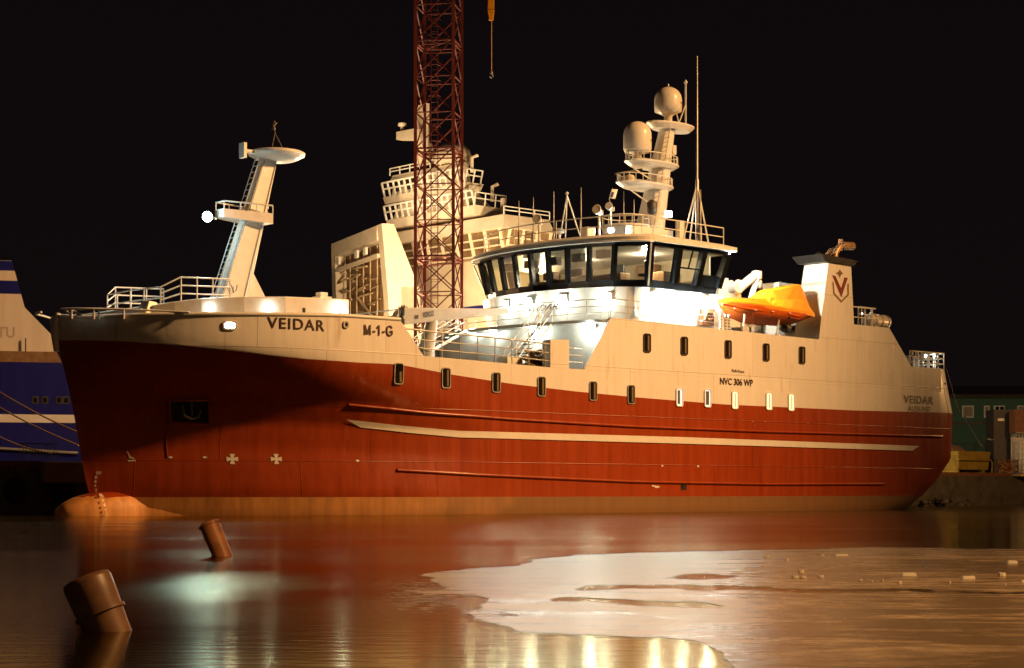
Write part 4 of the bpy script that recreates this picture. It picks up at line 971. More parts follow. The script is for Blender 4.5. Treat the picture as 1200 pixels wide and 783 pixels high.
mb.bar((Q(862, 351, 0)[0], 0, Q(862, 351, 0)[2]), (Q(862, 351, 0)[0], 0, Q(862, 345, 0)[2]), .05, n=6); mb.bar((Q(932, 334, 0)[0], 0, Q(932, 334, 0)[2]-.1), (Q(932, 334, 0)[0], 0, Q(932, 328, 0)[2]), .04, n=6); mb.build('grab_line', 'dsteel', rb)
mb = MB(); c = Q(927, 386, .3); mb.lathe((c[0]+.0, -.6, c[2]+.05), [(.05, -.1), (.26, -.08), (.26, .0), (.14, .02), (.05, .1)], 16, ax=(.3, -1, 0)); mb.tube([(c[0]-.3, -.3, c[2]+.15), (c[0]+.2, -.5, c[2]+.1)], .12, 8); mb.build('propeller_ring', 'dsteel', rb)
# davit and cradle: part of the ship
mb = MB()
mb.tube([P(848, 352, 2.6), P(887, 321, 2.6)], [.30, .24], 10, smooth=False); mb.tube([P(887, 327, 2.6), P(887, 318, 2.6)], .28, 12); mb.tube([P(887, 326, 2.6), P(880, 350, 2.6), P(878, 380, 2.6)], .16, 10)
mb.tube([P(849, 352, 2.6), (P(849, 352, 2.6)[0], 2.6, 9.4)], .3, 10)
dv = mb.build('boat_davit', 'wsm', ship)
mb = MB(); mb.lathe(P(890, 332, 2.6), [(.1, -.3), (.16, -.2), (.16, .1), (.08, .2), (.12, .3)], 12); mb.build('davit_sheave', 'steel', dv)
mb = MB()   # cradle frames under the boat
for px in (860, 900):
    a = P(px, 380, .9)[0]; mb.box(a-.08, a+.08, .1, 2.2, 9.38, 9.5); mb.bar((a, .3, 9.4), (a, .15, 10.4), .06); mb.bar((a, 2.1, 9.4), (a, 2.2, 10.5), .06)
mb.hexa([P(845, 368, .35), P(872, 380, .35), P(892, 383, .35), P(846, 384, .35)], [P(845, 368, .45), P(872, 380, .45), P(892, 383, .45), P(846, 384, .45)])
mb.build('boat_cradle', 'wsm', ship)
flat_text('cradle_lettering', 'SWL 3,5T', (874, 383), (885, 383.8), .33, .13, ship, m_='dsteel')
mb = MB()   # winch and frame behind the bridge
w0, w1 = P(834, 343, 2.4), P(856, 344, 2.4)
mb.box(w0[0], w1[0]+.3, 1.9, 2.5, 9.4, w0[2]); mb.lathe((w1[0]-.2, 1.9, w0[2]+.35), [(.34, -.3), (.4, -.25), (.25, -.2), (.25, .2), (.4, .25), (.4, .3)], 14, ax=(0, 1, 0)); mb.box(w0[0]+.2, w0[0]+.9, 2, 2.4, w0[2], w0[2]+.8)
for px in (834, 838, 844): q0, q1 = P(px-2, 344, 1.8), P(px+2, 325, 1.8); mb.bar(q0, q1, .035)
mb.bar(P(836, 325, 1.8), P(846, 325, 1.8), .035); mb.bar(P(834, 336, 1.8), P(846, 336, 1.8), .03); mb.build('boat_winch', 'wsm', ship)
for px in (843, 849, 853):
    mb = MB(); a = P(px, 370, .35)[0]; mb.box(a, a+.12, .3, .36, 9.4, 10.35); 
    for k in range(5): mb.box(a+.01, a+.11, .29, .3, 9.5+.16*k, 9.57+.16*k, 1)
    mb.build('warning_board', ['wsm', 'dsteel'], ship)
# liferaft canister
a, _, z = P(1022, 374, .9)
lr = empty('liferaft_canister', W(a, .9, 10.42), ANG); tag(lr, 'white ribbed liferaft canister lying on the deck behind the funnel', 'liferaft')
mb = MB(); mb.lathe((-.5, 0, .42), [(.05, 0), (.34, .04), (.40, .14), (.40, .5), (.43, .54), (.43, .6), (.40, .64), (.40, 1.75), (.34, 1.9), (.05, 1.94)], 20, ax=(1, 0, 0)); mb.build('canister', 'cream', lr)
mb = MB()
for x in (-.1, .5, 1.1): mb.lathe((x, 0, .42), [(.415, 0), (.425, .03), (.415, .06)], 20, ax=(1, 0, 0))
mb.build('strap', 'steel', lr)
mb = MB()
for x in (-.2, 1.0): mb.box(x, x+.1, -.4, .4, -.1, .14)
mb.build('cradle_feet', 'wsm', lr)
# rope heap on the well deck
rq = P(627, 425, 1.3)
rh = MB()
for i in range(26):
    r0 = random.uniform(.25, .62); cx, cy = random.uniform(-.5, .5), random.uniform(-.35, .35); z0 = random.uniform(.06, .95)*(1-abs(cx))
    rh.tube([(cx+r0*cos(t)*1.1, cy+r0*sin(t)*.7, z0+.1*sin(2*t+i)) for t in [k*2*pi/18 for k in range(19)]], .045, 6, i % 2)
o = rh.build('rope_heap', ['rope', 'rust']); o.location = W(rq[0]+.1, 1.2, 6.93); o.rotation_euler = (0, 0, ANG)
tag(o, 'brown and yellow coils of rope heaped on the well deck beside the rail', 'rope heap')
mb = MB(); mb.box(-.5, .5, -.4, .4, 0, .5); mb.box(-.46, .46, -.36, .36, .5, .56)
o = mb.build('deck_box', 'cream', None, bevel=.03); o.location = W(P(597, 418, 1.8)[0], 1.8, 6.93); o.rotation_euler = (0, 0, ANG); tag(o, 'pale lidded box standing on the well deck forward of the rope heap', 'box')
mb = MB(); mb.tube([(-.9, 0, .12), (-.3, .1, .1), (.3, -.05, .12), (.9, .05, .1)], .1, 8); mb.tube([(-.7, .2, .1), (.6, .25, .1)], .07, 8)
o = mb.build('fish_hose', 'brown'); o.location = W(P(560, 412, .9)[0], .9, 6.96); o.rotation_euler = (0, 0, ANG); tag(o, 'brown hose lying along the well deck by the rail posts', 'hose')
# ------------------------------------------------------------------ water
m, t, b, n, l = nodes('harbour_water')
b.inputs['Base Color'].default_value = (.010, .0065, .004, 1); b.inputs['IOR'].default_value = 1.36
co = n.new('ShaderNodeTexCoord')
mp2o = n.new('ShaderNodeMapping'); mp2o.inputs['Scale'].default_value = (.5, .25, 1); l.new(co.outputs['Object'], mp2o.inputs[0])
mp1 = n.new('ShaderNodeMapping'); mp1.inputs['Scale'].default_value = (.09, .22, 1); l.new(co.outputs['Object'], mp1.inputs[0])
n1 = n.new('ShaderNodeTexNoise'); n1.inputs['Scale'].default_value = 1.0; n1.inputs['Detail'].default_value = 3; l.new(mp1.outputs[0], n1.inputs['Vector'])
r1 = n.new('ShaderNodeMapRange'); r1.inputs[1].default_value = .35; r1.inputs[2].default_value = .65; r1.inputs[3].default_value = .085; r1.inputs[4].default_value = .125; l.new(n1.outputs[0], r1.inputs[0])
rough_out = r1.outputs[0]
for (cx_, cy_, ax_, ay_, add_) in ((-3.3, 21.0, 1.2, 4.5, .10), (4.2, 52, 1.8, 3, .025), (-6, 13, 3, 3, .05)):     # patches of ruffled water
    mp_ = n.new('ShaderNodeMapping'); mp_.inputs['Location'].default_value = (-cx_/ax_, -cy_/ay_, 0); mp_.inputs['Scale'].default_value = (1/ax_, 1/ay_, 1); l.new(co.outputs['Object'], mp_.inputs[0])
    ln = n.new('ShaderNodeVectorMath'); ln.operation = 'LENGTH'; l.new(mp_.outputs[0], ln.inputs[0])
    nzz = n.new('ShaderNodeTexNoise'); nzz.inputs['Scale'].default_value = .9; l.new(mp2o.outputs[0], nzz.inputs['Vector'])
    a1_ = n.new('ShaderNodeMath'); a1_.operation = 'MULTIPLY_ADD'; a1_.inputs[1].default_value = 1.0; l.new(nzz.outputs[0], a1_.inputs[0]); l.new(ln.outputs['Value'], a1_.inputs[2])
    rp = n.new('ShaderNodeMapRange'); rp.interpolation_type = 'SMOOTHSTEP'; rp.inputs[1].default_value = .7; rp.inputs[2].default_value = 1.7; rp.inputs[3].default_value = add_; rp.inputs[4].default_value = 0; l.new(a1_.outputs[0], rp.inputs[0])
    ad_ = n.new('ShaderNodeMath'); ad_.operation = 'ADD'; l.new(rough_out, ad_.inputs[0]); l.new(rp.outputs[0], ad_.inputs[1]); rough_out = ad_.outputs[0]

mp2 = n.new('ShaderNodeMapping'); mp2.inputs['Scale'].default_value = (1.0, 2.6, 1); l.new(co.outputs['Object'], mp2.inputs[0])
n2 = n.new('ShaderNodeTexNoise'); n2.inputs['Scale'].default_value = 2.4; n2.inputs['Detail'].default_value = 4; l.new(mp2.outputs[0], n2.inputs['Vector'])
bp = n.new('ShaderNodeBump'); bp.inputs['Distance'].default_value = .005; bp.inputs['Strength'].default_value = .5
l.new(n2.outputs[0], bp.inputs['Height']); fz = n.new('ShaderNodeFresnel'); fz.inputs['IOR'].default_value = 1.33; l.new(bp.outputs[0], fz.inputs['Normal'])
gl_ = n.new('ShaderNodeBsdfGlossy'); gl_.distribution = 'GGX'; gl_.inputs['Color'].default_value = (.84, .78, .56, 1); l.new(bp.outputs[0], gl_.inputs['Normal']); l.new(rough_out, gl_.inputs['Roughness'])
df_ = n.new('ShaderNodeBsdfDiffuse'); df_.inputs['Color'].default_value = (.010, .006, .003, 1)
mxs = n.new('ShaderNodeMixShader'); l.new(fz.outputs[0], mxs.inputs[0]); l.new(df_.outputs[0], mxs.inputs[1]); l.new(gl_.outputs[0], mxs.inputs[2]); l.new(mxs.outputs[0], n['Material Output'].inputs[0]); n.remove(b)
MWATER = m
mb = MB(); mb.add([(-900, -12, 0), (900, -12, 0), (900, 1800, 0), (-900, 1800, 0)], [(0, 1, 2, 3)])
struct(mb.build('water', MWATER))
# ------------------------------------------------------------------ thin ice sheet
m, t, b, n, l = nodes('thin_ice')
co = n.new('ShaderNodeTexCoord')
def noise(sc_, scale, det=6, rough=.6, dist=0):
    mp_ = n.new('ShaderNodeMapping'); mp_.inputs['Scale'].default_value = sc_; l.new(co.outputs['Object'], mp_.inputs[0])
    nz = n.new('ShaderNodeTexNoise'); nz.inputs['Scale'].default_value = scale; nz.inputs['Detail'].default_value = det; nz.inputs['Roughness'].default_value = rough; nz.inputs['Distortion'].default_value = dist
    l.new(mp_.outputs[0], nz.inputs['Vector']); return nz.outputs[0]
def rng(v, a0, a1, b0=0., b1=1.):
    r_ = n.new('ShaderNodeMapRange'); r_.inputs[1].default_value = a0; r_.inputs[2].default_value = a1; r_.inputs[3].default_value = b0; r_.inputs[4].default_value = b1; l.new(v, r_.inputs[0]); return r_.outputs[0]
def mth(op, x, y=None):
    q = n.new('ShaderNodeMath'); q.operation = op; q.use_clamp = False
    for i, v_ in enumerate((x, y)):
        if v_ is None: continue
        if isinstance(v_, (int, float)): q.inputs[i].default_value = v_
        else: l.new(v_, q.inputs[i])
    return q.outputs[0]
big = noise((.35, .9, 1), 1.0, 8, .66, 1.6); fine = noise((1.1, 1.5, 1), 2.6, 8, .7)
at_ = n.new('ShaderNodeAttribute'); at_.attribute_name = 'frost'
fr = mth('ADD', at_.outputs['Fac'], rng(big, .3, .7, -.42, .42)); fr = mth('ADD', fr, rng(fine, .3, .7, -.24, .24)); fr = rng(fr, .15, .95)
mx = n.new('ShaderNodeMix'); mx.data_type = 'RGBA'; mx.inputs['A'].default_value = (.24, .18, .12, 1); mx.inputs['B'].default_value = (.72, .58, .42, 1)
l.new(fr, mx.inputs[0]); l.new(mx.outputs[2], b.inputs['Base Color'])
l.new(rng(fr, 0, 1, .20, .36), b.inputs['Roughness']); b.inputs['IOR'].default_value = 1.33
bp = n.new('ShaderNodeBump'); bp.inputs['Distance'].default_value = .01; bp.inputs['Strength'].default_value = .6; l.new(fine, bp.inputs['Height']); l.new(bp.outputs[0], b.inputs['Normal'])
at3 = n.new('ShaderNodeAttribute'); at3.attribute_name = 'cover'
cvn = noise((2.2, 5.5, 1), 2.0, 8, .75); al_ = rng(mth('ADD', at3.outputs['Fac'], rng(cvn, .25, .75, -.6, .6)), .36, .62); l.new(al_, b.inputs['Alpha'])
MICE = m
def ice_poly(pxs, name, z=.014, grid=None):
    pass
# ice as a fine grid clipped to the outline of the sheet, with a frost amount at each vertex
from mathutils import noise as mn
def inside(p_, poly):
    x, y = p_; c = False
    for (x0, y0), (x1, y1) in zip(poly, poly[1:]+poly[:1]):
        if (y0 > y) != (y1 > y) and x < (x1-x0)*(y-y0)/(y1-y0)+x0: c = not c
    return c
OUT = [(497, 674), (520, 669), (560, 667), (600, 664), (625, 660), (632, 655), (668, 651.5), (720, 649), (800, 647), (860, 645.5), (940, 643.5), (1020, 641.8), (1120, 643), (1210, 644.5), (1600, 650), (1900, 783), (1500, 812), (900, 812), (860, 783), (840, 762), (826, 753), (790, 748), (735, 746), (690, 744), (640, 743), (606, 741), (600, 735), (572, 729), (540, 722), (528, 717), (560, 712), (574, 706), (560, 700), (530, 697), (495, 696), (480, 694), (520, 691), (510, 684)]
HOLES = [[(640, 703), (660, 699), (700, 700), (760, 704), (830, 708), (862, 712), (830, 713), (760, 710), (690, 707), (650, 706)],
         [(680, 691), (686, 686), (740, 685), (800, 686), (880, 688), (1000, 691), (1210, 693), (1210, 696), (1000, 694.5), (880, 693), (780, 691), (690, 692.5)],
         [(780, 678), (800, 674), (830, 673), (870, 675), (850, 679), (810, 680)],
         [(571, 720), (590, 719), (609, 723), (600, 724.5), (580, 723)]]
FROST = [(560, 675, .75), (640, 662, 1.0), (700, 655, 1.05), (800, 655, 1.0), (860, 660, .75), (900, 648, .8), (1000, 646, .75), (1100, 647, .6), (1200, 648, .55), (960, 660, .32), (1100, 662, .25), (1180, 665, .2), (620, 680, .9), (700, 675, 1.0), (780, 668, 1.0), (880, 672, .35), (700, 698, .85), (800, 700, .9), (660, 715, .85), (760, 722, .85), (840, 705, .8), (850, 735, .65), (900, 700, .38), (1000, 705, .2), (1150, 710, .12), (930, 740, .32), (1050, 750, .16), (1180, 760, .10), (900, 685.5, .5), (1050, 688, .5), (1200, 690, .42), (980, 670, .2), (900, 770, .4), (560, 715, .6), (1000, 770, .3)]
N1, N2 = 420, 190; pts = {}; mb = MB(); fro = []
def ipt(i, j):
    if (i, j) in pts: return pts[(i, j)]
    t_ = j/N2; py = 641+(812-641)*t_**1.35; px = 420+(1700-420)*i/N1
    g = G(px, py, .0); k = len(mb.v); mb.v.append((g[0], g[1], .003)); pts[(i, j)] = k
    sw = sv = 0
    for fx, fy, f_ in FROST:
        w_ = 1/(((px-fx)/2.2)**2+((py-fy)*1.3)**2+20)**1.6; sw += w_; sv += w_*f_
    fro.append(sv/sw); return k
import numpy as np
cov = np.zeros((N1+1, N2+1))
for i in range(N1+1):
    for j in range(N2+1):
        py = 641+(812-641)*(j/N2)**1.35; px = 420+(1700-420)*i/N1
        g = G(px, py); dx = mn.noise(Vector((g[0]*.9, g[1]*.9, 0)))*16+mn.noise(Vector((g[0]*3.1, g[1]*3.1, 3)))*9; dy = mn.noise(Vector((g[0]*1.1, g[1]*1.1, 7)))*2.6+mn.noise(Vector((g[0]*4, g[1]*4, 9)))*1.0
        if py < 650: dx *= .6; dy *= .35
        q = (px+dx, py+dy)
        if inside(q, OUT) and not any(inside(q, h_) for h_ in HOLES): cov[i, j] = 1
for _ in range(6):
    pd = np.pad(cov, 1, mode='edge'); cov = (pd[:-2, 1:-1]+pd[2:, 1:-1]+pd[1:-1, :-2]+pd[1:-1, 2:]+2*pd[1:-1, 1:-1])/6
for i in range(N1+1):
    for j in range(N2+1):
        py = 641+(812-641)*(j/N2)**1.35; px = 420+(1700-420)*i/N1
        sl_ = .47*max(0, 1-((px-500)/72)**2-((py-699)/30)**2); cov[i, j] = min(1, max(cov[i, j], sl_))
cvl = {}
for i in range(N1):
    for j in range(N2):
        if cov[i:i+2, j:j+2].max() > .02:
            ks = [ipt(i, j), ipt(i+1, j), ipt(i+1, j+1), ipt(i, j+1)]
            for k_, (a_, b_) in zip(ks, ((i, j), (i+1, j), (i+1, j+1), (i, j+1))): cvl[k_] = float(cov[a_, b_])
            mb.f.append(ks); mb.mi.append(0); mb.sm.append(False)
ice = mb.build('ice_sheet', MICE); struct(ice)
at2 = ice.data.attributes.new('frost', 'FLOAT', 'POINT')
for i, f_ in enumerate(fro): at2.data[i].value = f_
at4 = ice.data.attributes.new('cover', 'FLOAT', 'POINT')
for i in range(len(fro)): at4.data[i].value = cvl.get(i, 0)
# slush skin near the left tip of the sheet
# ice blocks lying on the sheet
M['ice'] = mat('pale_ice_block', (.72, .68, .6), .45, var=.1, scale=9)
blk = [(1065, 676, 18, 4.6), (1134.5, 679.5, 15, 4.2), (1174, 676, 11, 5), (1186, 661, 12, 4), (939, 672, 8, 4), (932, 678, 9, 3.2), (941, 678.5, 9, 3), (962, 677.5, 9, 3), (922, 658, 6, 3), (899, 654, 10, 3), (986, 652, 16, 2.6), (964, 652, 6, 2), (1009, 681, 4, 2), (1034, 682, 3, 3.5), (1054, 685, 6, 3.6), (1113, 684, 3, 3), (1198, 683, 4, 3), (893, 665, 4, 2), (907, 678, 3, 2), (1022, 682, 3, 1.6), (1178, 686, 3, 1.6)]
lab = ['longest flat ice block, lying on the brown ice well right of the middle', 'long ice block between the longest block and the tall one at right', 'tall squarish ice block near the right edge of the picture', 'ice block farthest back near the right edge',
       'rounded lump on top of the small heap of ice chips', 'left chip at the foot of the small ice heap', 'right chip at the foot of the small ice heap', 'lone ice chip just right of the small heap', 'round ice chip behind the small heap', 'flat chip nearest the white frost at the far rim of the ice', 'thin long ice sliver along the far rim', 'short sliver left of the long thin one at the far rim']
for i, (px, py, wpx, hpx) in enumerate(blk):
    g = G(px, py); s = FPX/g[1]; w_, h_ = wpx/s, hpx/s; mb = MB()
    n_ = 7 if wpx < 12 else 5; r0 = [(w_/2*cos(2*pi*k/n_+.4)*random.uniform(.85, 1.1), h_*.9*sin(2*pi*k/n_+.4)*random.uniform(.8, 1.1), 0) for k in range(n_)] if wpx < 12 else [(-w_/2, -.04, 0), (w_/2, -.05, 0), (w_/2+.01, .06, 0), (0, .08, 0), (-w_/2, .06, 0)]
    mb.hexa(r0, [(x*random.uniform(.8, .95), y*.8, h_*random.uniform(.85, 1.05)) for x, y, z in r0])
    o = mb.build('ice_block' if i < 12 else 'ice_crumb', 'ice', bevel=min(w_, h_)*.14); o.location = (g[0], g[1], .004)
    if i < 12: tag(o, lab[i], 'ice block', 'ice blocks scattered on the thin ice')
    else: tag(o, 'tiny crumb of ice on the brown sheet around the larger blocks', 'ice crumb', 'crumbs of ice on the sheet')
# ------------------------------------------------------------------ leaning piles
g0 = Vector(G(261, 652)); mb = MB(); tdir = Vector((-.27, .10, .62))
mb.tube([g0-tdir*1.5, g0-tdir*.02, g0+tdir*.4, g0+tdir*.80], [.155, .155, .16, .165], 20); mb.tube([g0+tdir*.80, g0+tdir*.84], [.19, .19], 20); mb.tube([g0+tdir*.84, g0+tdir*.88], [.16, .15], 20)
M['pile'] = mat('wet_orange_pile', (.46, .20, .085), .45, var=.3, scale=4)
M['pile2'] = mat('dark_wet_pile', (.20, .11, .06), .4, var=.3, scale=4)
tag(mb.build('mooring_pile', 'pile'), 'small orange-brown pile with a pale rim leaning out of the water near the bow', 'pile')
g0 = Vector(G(126, 739)); mb = MB(); tdir = Vector((-.175, .03, .40)); 
mb.tube([g0-tdir, g0, g0+tdir*.6, g0+tdir*.9, g0+tdir*.97, g0+tdir], [.165, .17, .185, .19, .18, .15], 28); mb.tube([g0+tdir*.30, g0+tdir*.36], [.197, .197], 28)
o = mb.build('mooring_pile', 'pile2')
tag(o, 'thick dark brown pile leaning left out of the water, nearest the camera', 'pile')

# ------------------------------------------------------------------ quay behind the ship, in the ship's frame
def wq(a, p_, z): return W(a, p_, z)
mb = MB(); qz = 2.2
pl_ = [wq(-70, 14.6, 0), wq(150, 14.6, 0), wq(150, 25.5, 0), wq(-70, 25.5, 0)]
mb.hexa([(x, y, -2) for x, y, z in pl_], [(x, y, qz) for x, y, z in pl_])
struct(mb.build('quay', 'conc'))
mb = MB(); pl_ = [wq(46, 25.51, 0), wq(150, 25.51, 0), wq(150, 140, 0), wq(46, 140, 0)]
mb.hexa([(x, y, -2) for x, y, z in pl_], [(x, y, qz-.02) for x, y, z in pl_]); struct(mb.build('shipyard_ground', 'conc'))
q = empty('quay_kerb', (0, 0, 0)); 
mb = MB()
k_ = [wq(-70, 14.62, 0), wq(150, 14.62, 0), wq(150, 14.95, 0), wq(-70, 14.95, 0)]; mb.hexa([(x, y, qz+.003) for x, y, z in k_], [(x, y, qz+.25) for x, y, z in k_]); bpy.data.objects.remove(q)
tag(mb.build('quay_kerb', 'rust'), 'low kerb beam running along the edge of the dark quay behind the ship', 'kerb')
# tyres hung on the quay face at left and right
def tyre(a, z=1.1):
    mb = MB(); pr_ = [(.34, -.12), (.52, -.14), (.60, -.06), (.60, .06), (.52, .14), (.34, .12), (.34, -.12)]
    mb.lathe((0, 0, 0), pr_[:-1], 20, ax=(0, -1, 0)); mb.tube([(0, .0, .5), (0, .15, 1.1)], .025, 6)
    o = mb.build('tyre_fender', 'tyre'); o.location = W(a, 14.42, z); o.rotation_euler = (0, 0, ANG); return o
for i, a in enumerate((-3.2, -.4, 2.2, 4.6)):
    tag(tyre(a), 'worn black tyre hung against the dark quay face left of the ship’s bow', 'tyre', 'tyres along the quay at left')
for i, a in enumerate((57.5, 61, 65, 69.5)):
    tag(tyre(a), 'worn black tyre hung against the dark quay face right of the ship’s stern', 'tyre', 'tyres along the quay at right')
# railing and concrete block at left
qr = empty('quay_railing', W(3.0, 15.6, qz), ANG); tag(qr, 'short dark barred railing on the quay beside the ship’s bow', 'railing')
mb = MB()
for i in range(13): mb.bar((i*.16, 0, 0), (i*.16, 0, 1.1), .018, n=6)
for z in (.15, 1.1): mb.bar((0, 0, z), (1.92, 0, z), .025, n=6)
mb.build('bars', 'dsteel', qr)
mb = MB(); mb.box(-.2, 2.4, .2, 1.0, 0, .12); mb.build('base_beam', 'steel', qr)
mb = MB(); mb.box(0, 2.2, 0, .4, -.75, .24); o = mb.build('fender_block', mat('sandy_concrete', (.34, .25, .14), .8, var=.25, scale=3), bevel=.04); o.location = W(3.5, 14.2, qz); o.rotation_euler = (0, 0, ANG); tag(o, 'sand-coloured fender block on the quay edge just left of the bow', 'fender')

# ------------------------------------------------------------------ blue vessel at far left
YB = 106.; bv = empty('blue_vessel', (-26, YB, 0), radians(13.8)); tag(bv, 'blue-hulled ship with a white stripe and sloping pale superstructure behind the bow at left', 'ship')
def Bq(px, py, dy=0): x, y, z = D(px, py, YB+dy); return (x+26, dy, z)
def bpoly(name, pts, m_, d0, d1, parent=bv):
    mb = MB(); mb.hexa([Bq(x, y, d0) if d0 == 0 or True else 0 for x, y in pts], [(Bq(x, y, d0)[0], d1, Bq(x, y, d0)[2]) for x, y in pts]); return mb.build(name, m_, parent)
mb = MB(); x0, x1 = -42., Bq(112, 500)[0]; zd = Bq(0, 425)[2]
mb.hexa([(x0, 0.6, -.5), (x1-1.5, .6, -.5), (x1-1.5, 12, -.5), (x0, 12, -.5)], [(x0, 0, 3.2), (x1-.4, 0, 3.2), (x1-.4, 13, 3.2), (x0, 13, 3.2)])
mb.hexa([(x0, 0, 3.2), (x1-.4, 0, 3.2), (x1-.4, 13, 3.2), (x0, 13, 3.2)], [(x0, 0, zd), (x1, 0, zd), (x1, 13, zd), (x0, 13, zd)]); mb.build('hull', 'blue', bv)
mb = MB(); za, zb_ = Bq(0, 495.5)[2], Bq(0, 486)[2]; mb.box(x0, x1-.2, -.012, .3, za, zb_); mb.build('hull_stripe', 'stripe', bv)
# pale bulwark and sloping superstructure
M['faded'] = mat('faded_pale_paint', (.74, .66, .56), .5, var=.10, scale=.5, streak=True)
z1_, z2_ = Bq(0, 413)[2], zd
mb = MB(); mb.box(x0, x1-1.2, .25, .5, zd, z1_+.05); mb.build('deck_strip', 'brown', bv)
sl = [(-400, 307), (18.5, 307), (33, 361), (62, 391), (84, 419), (84, 424.5), (-400, 424.5)]
mb = MB(); s_ = [Bq(x, y, .6) for x, y in sl]; mb.hexa(s_, [(x, 12.2, z) for x, y, z in s_]); mb.build('superstructure', 'faded', bv)
for ya, yb in ((307, 318.5), (330, 345.5)):
    mb = MB(); c_ = [(-400, ya+.3), (18.5+(ya-307)*.27, ya+.3), (18.5+(yb-307)*.27, yb), (-400, yb)]; s_ = [Bq(x, y, .585) for x, y in c_]; mb.hexa(s_, [(x, 12.215, z) for x, y, z in s_]); mb.build('blue_band', 'blue', bv)
text('faded_letters', 'TU', lambda u, v: (Bq(2, 397, .59)[0]+u, .588, Bq(2, 397, .59)[2]+v), mat('ghost_letter_paint', (.50, .41, .33), .5), bv, .95, .62, off=.02)
mb = MB(); mb.bar(Bq(33, 425, .4), Bq(33, 397, .4), .05); mb.build('stanchion', 'dsteel', bv)
for px in (42, 53, 69, 77):
    mb = MB(); c = Bq(px, 469, 0); w_ = .32; o_ = rrect(w_*1.2, .42, .08)
    mb.add([(c[0]+u, -.03, c[2]+v) for u, v in o_], [tuple(range(len(o_)))]); po = mb.build('porthole', 'dsteel', bv)
    mb = MB(); i_ = rrect(.2, .28, .05); mb.add([(c[0]+u, -.045, c[2]+v) for u, v in i_], [tuple(range(len(i_)))]); mb.build('pane', 'dglass', po)
mb = MB(); mb.tube([Bq(-60, 524, -.1), Bq(0, 526, -.1), Bq(90, 531, -.1)], .09, 6); mb.build('rubbing_strake', 'steel', bv)
for i, (x0_, y0_, x1_, y1_) in enumerate([(-8, 455, 92, 507), (-8, 473, 92, 522), (-8, 508, 60, 531)]):
    A_, B_ = Vector(D(x0_, y0_, YB-.4)), Vector(D(x1_, y1_, YB-5.5 if i < 2 else YB-3)); mb = MB()
    mb.tube([A_.lerp(B_, t)-Vector((0, 0, (.25 if i < 2 else .35)*4*t*(1-t)*.5)) for t in [k/10 for k in range(11)]], .045, 6)
    tag(mb.build('mooring_rope', 'rope'), ['upper of the mooring ropes slanting down across the blue hull', 'middle mooring rope slanting down across the blue hull to the quay', 'lowest slack mooring rope hanging under the blue hull’s stripe'][i], 'rope', 'mooring ropes of the blue ship')

# ------------------------------------------------------------------ offshore vessel behind: its near corner points at the camera
LD, RD = Vector((-.664, .747)), Vector((.747, .664))
VC = Vector((-.57, 125.0)); ov = empty('offshore_vessel', (VC.x, VC.y, 0), atan2(RD.y, RD.x))   # local x: right and away, local y: left and away
tag(ov, 'tall cream offshore vessel with stacked bridge decks moored behind the red crane tower', 'ship')
def loc(X, Y): d = Vector((X, Y))-VC; return (d.dot(RD), d.dot(LD))
def run(px, C, dr):      # how far to go from C along dr to reach image column px
    k = (px-600)/FPX; return (k*C.y-C.x)/(dr.x-k*dr.y)
def tier(name, pc, Yc, yt, yb, pleft, pright, m_='beige', parent=None, taper=(0, 0, 0, 0), bevel=0, zb_=None):
    """box with a near vertical corner at column pc; taper insets of the top: left end, right end, L face, R face"""
    C = Vector(((pc-600)/FPX*Yc, Yc)); x0, y0 = loc(*C); ly, rx = run(pleft, C, LD), run(pright, C, RD)
    z1 = HC+(HY-yt)*Yc/FPX; z0 = HC+(HY-yb)*Yc/FPX if zb_ is None else zb_
    tl, tr, tf, ts_ = taper; mb = MB()
    mb.hexa([(x0, y0, z0), (x0+rx, y0, z0), (x0+rx, y0+ly, z0), (x0, y0+ly, z0)], [(x0+tf, y0+ts_, z1), (x0+rx-tr, y0+ts_, z1), (x0+rx-tr, y0+ly-tl, z1), (x0+tf, y0+ly-tl, z1)])
    o = mb.build(name, m_, parent or ov, bevel=bevel); return x0, y0, rx, ly, z0, z1
def trail(x0, y0, rx, ly, z, h=1.0, step=.8, r=.045, lean=.0, sides='LR', m_='cream'):
    mb = MB()
    for sd in sides:
        A_, B_ = ((x0, y0, z), (x0, y0+ly, z)) if sd == 'L' else ((x0, y0, z), (x0+rx, y0, z)); A_, B_ = Vector(A_), Vector(B_); n_ = max(2, int((B_-A_).length/step)); ln_ = Vector((-lean, 0, 0)) if sd == 'L' else Vector((0, -lean, 0))
        for k in (1, .55): mb.bar(A_+Vector((0, 0, h*k))+ln_*k, B_+Vector((0, 0, h*k))+ln_*k, r)
        for i in range(n_+1): q = A_.lerp(B_, i/n_); mb.bar(q, q+Vector((0, 0, h))+ln_, r)
    mb.build('deck_railing', m_, ov)
tier('hull', 606, 126.5, 360, 600, 470, 700, zb_=-.5); tier('blue_sheer_strake', 606, 126.4, 353.5, 360, 469, 701, 'blue')
tier('accommodation_block', 600, 127, 298, 353.5, 466, 690)
M['dimw'] = mat('dim_lit_windows', (.16, .11, .06), .25, var=.5, scale=.6)
w_ = tier('bridge_windows', 592, 126.2, 266, 298, 474, 640, 'dimw', taper=(-.8, -.5, -.5, -.5))
mb = MB()
for i in range(8):
    y = w_[1]+w_[3]*i/7; mb.bar((w_[0]-.03, y, w_[4]), (w_[0]-.53, y, w_[5]), .14)
for i in range(4):
    x = w_[0]+w_[2]*i/3; mb.bar((x, w_[1]-.03, w_[4]), (x, w_[1]-.53, w_[5]), .12)
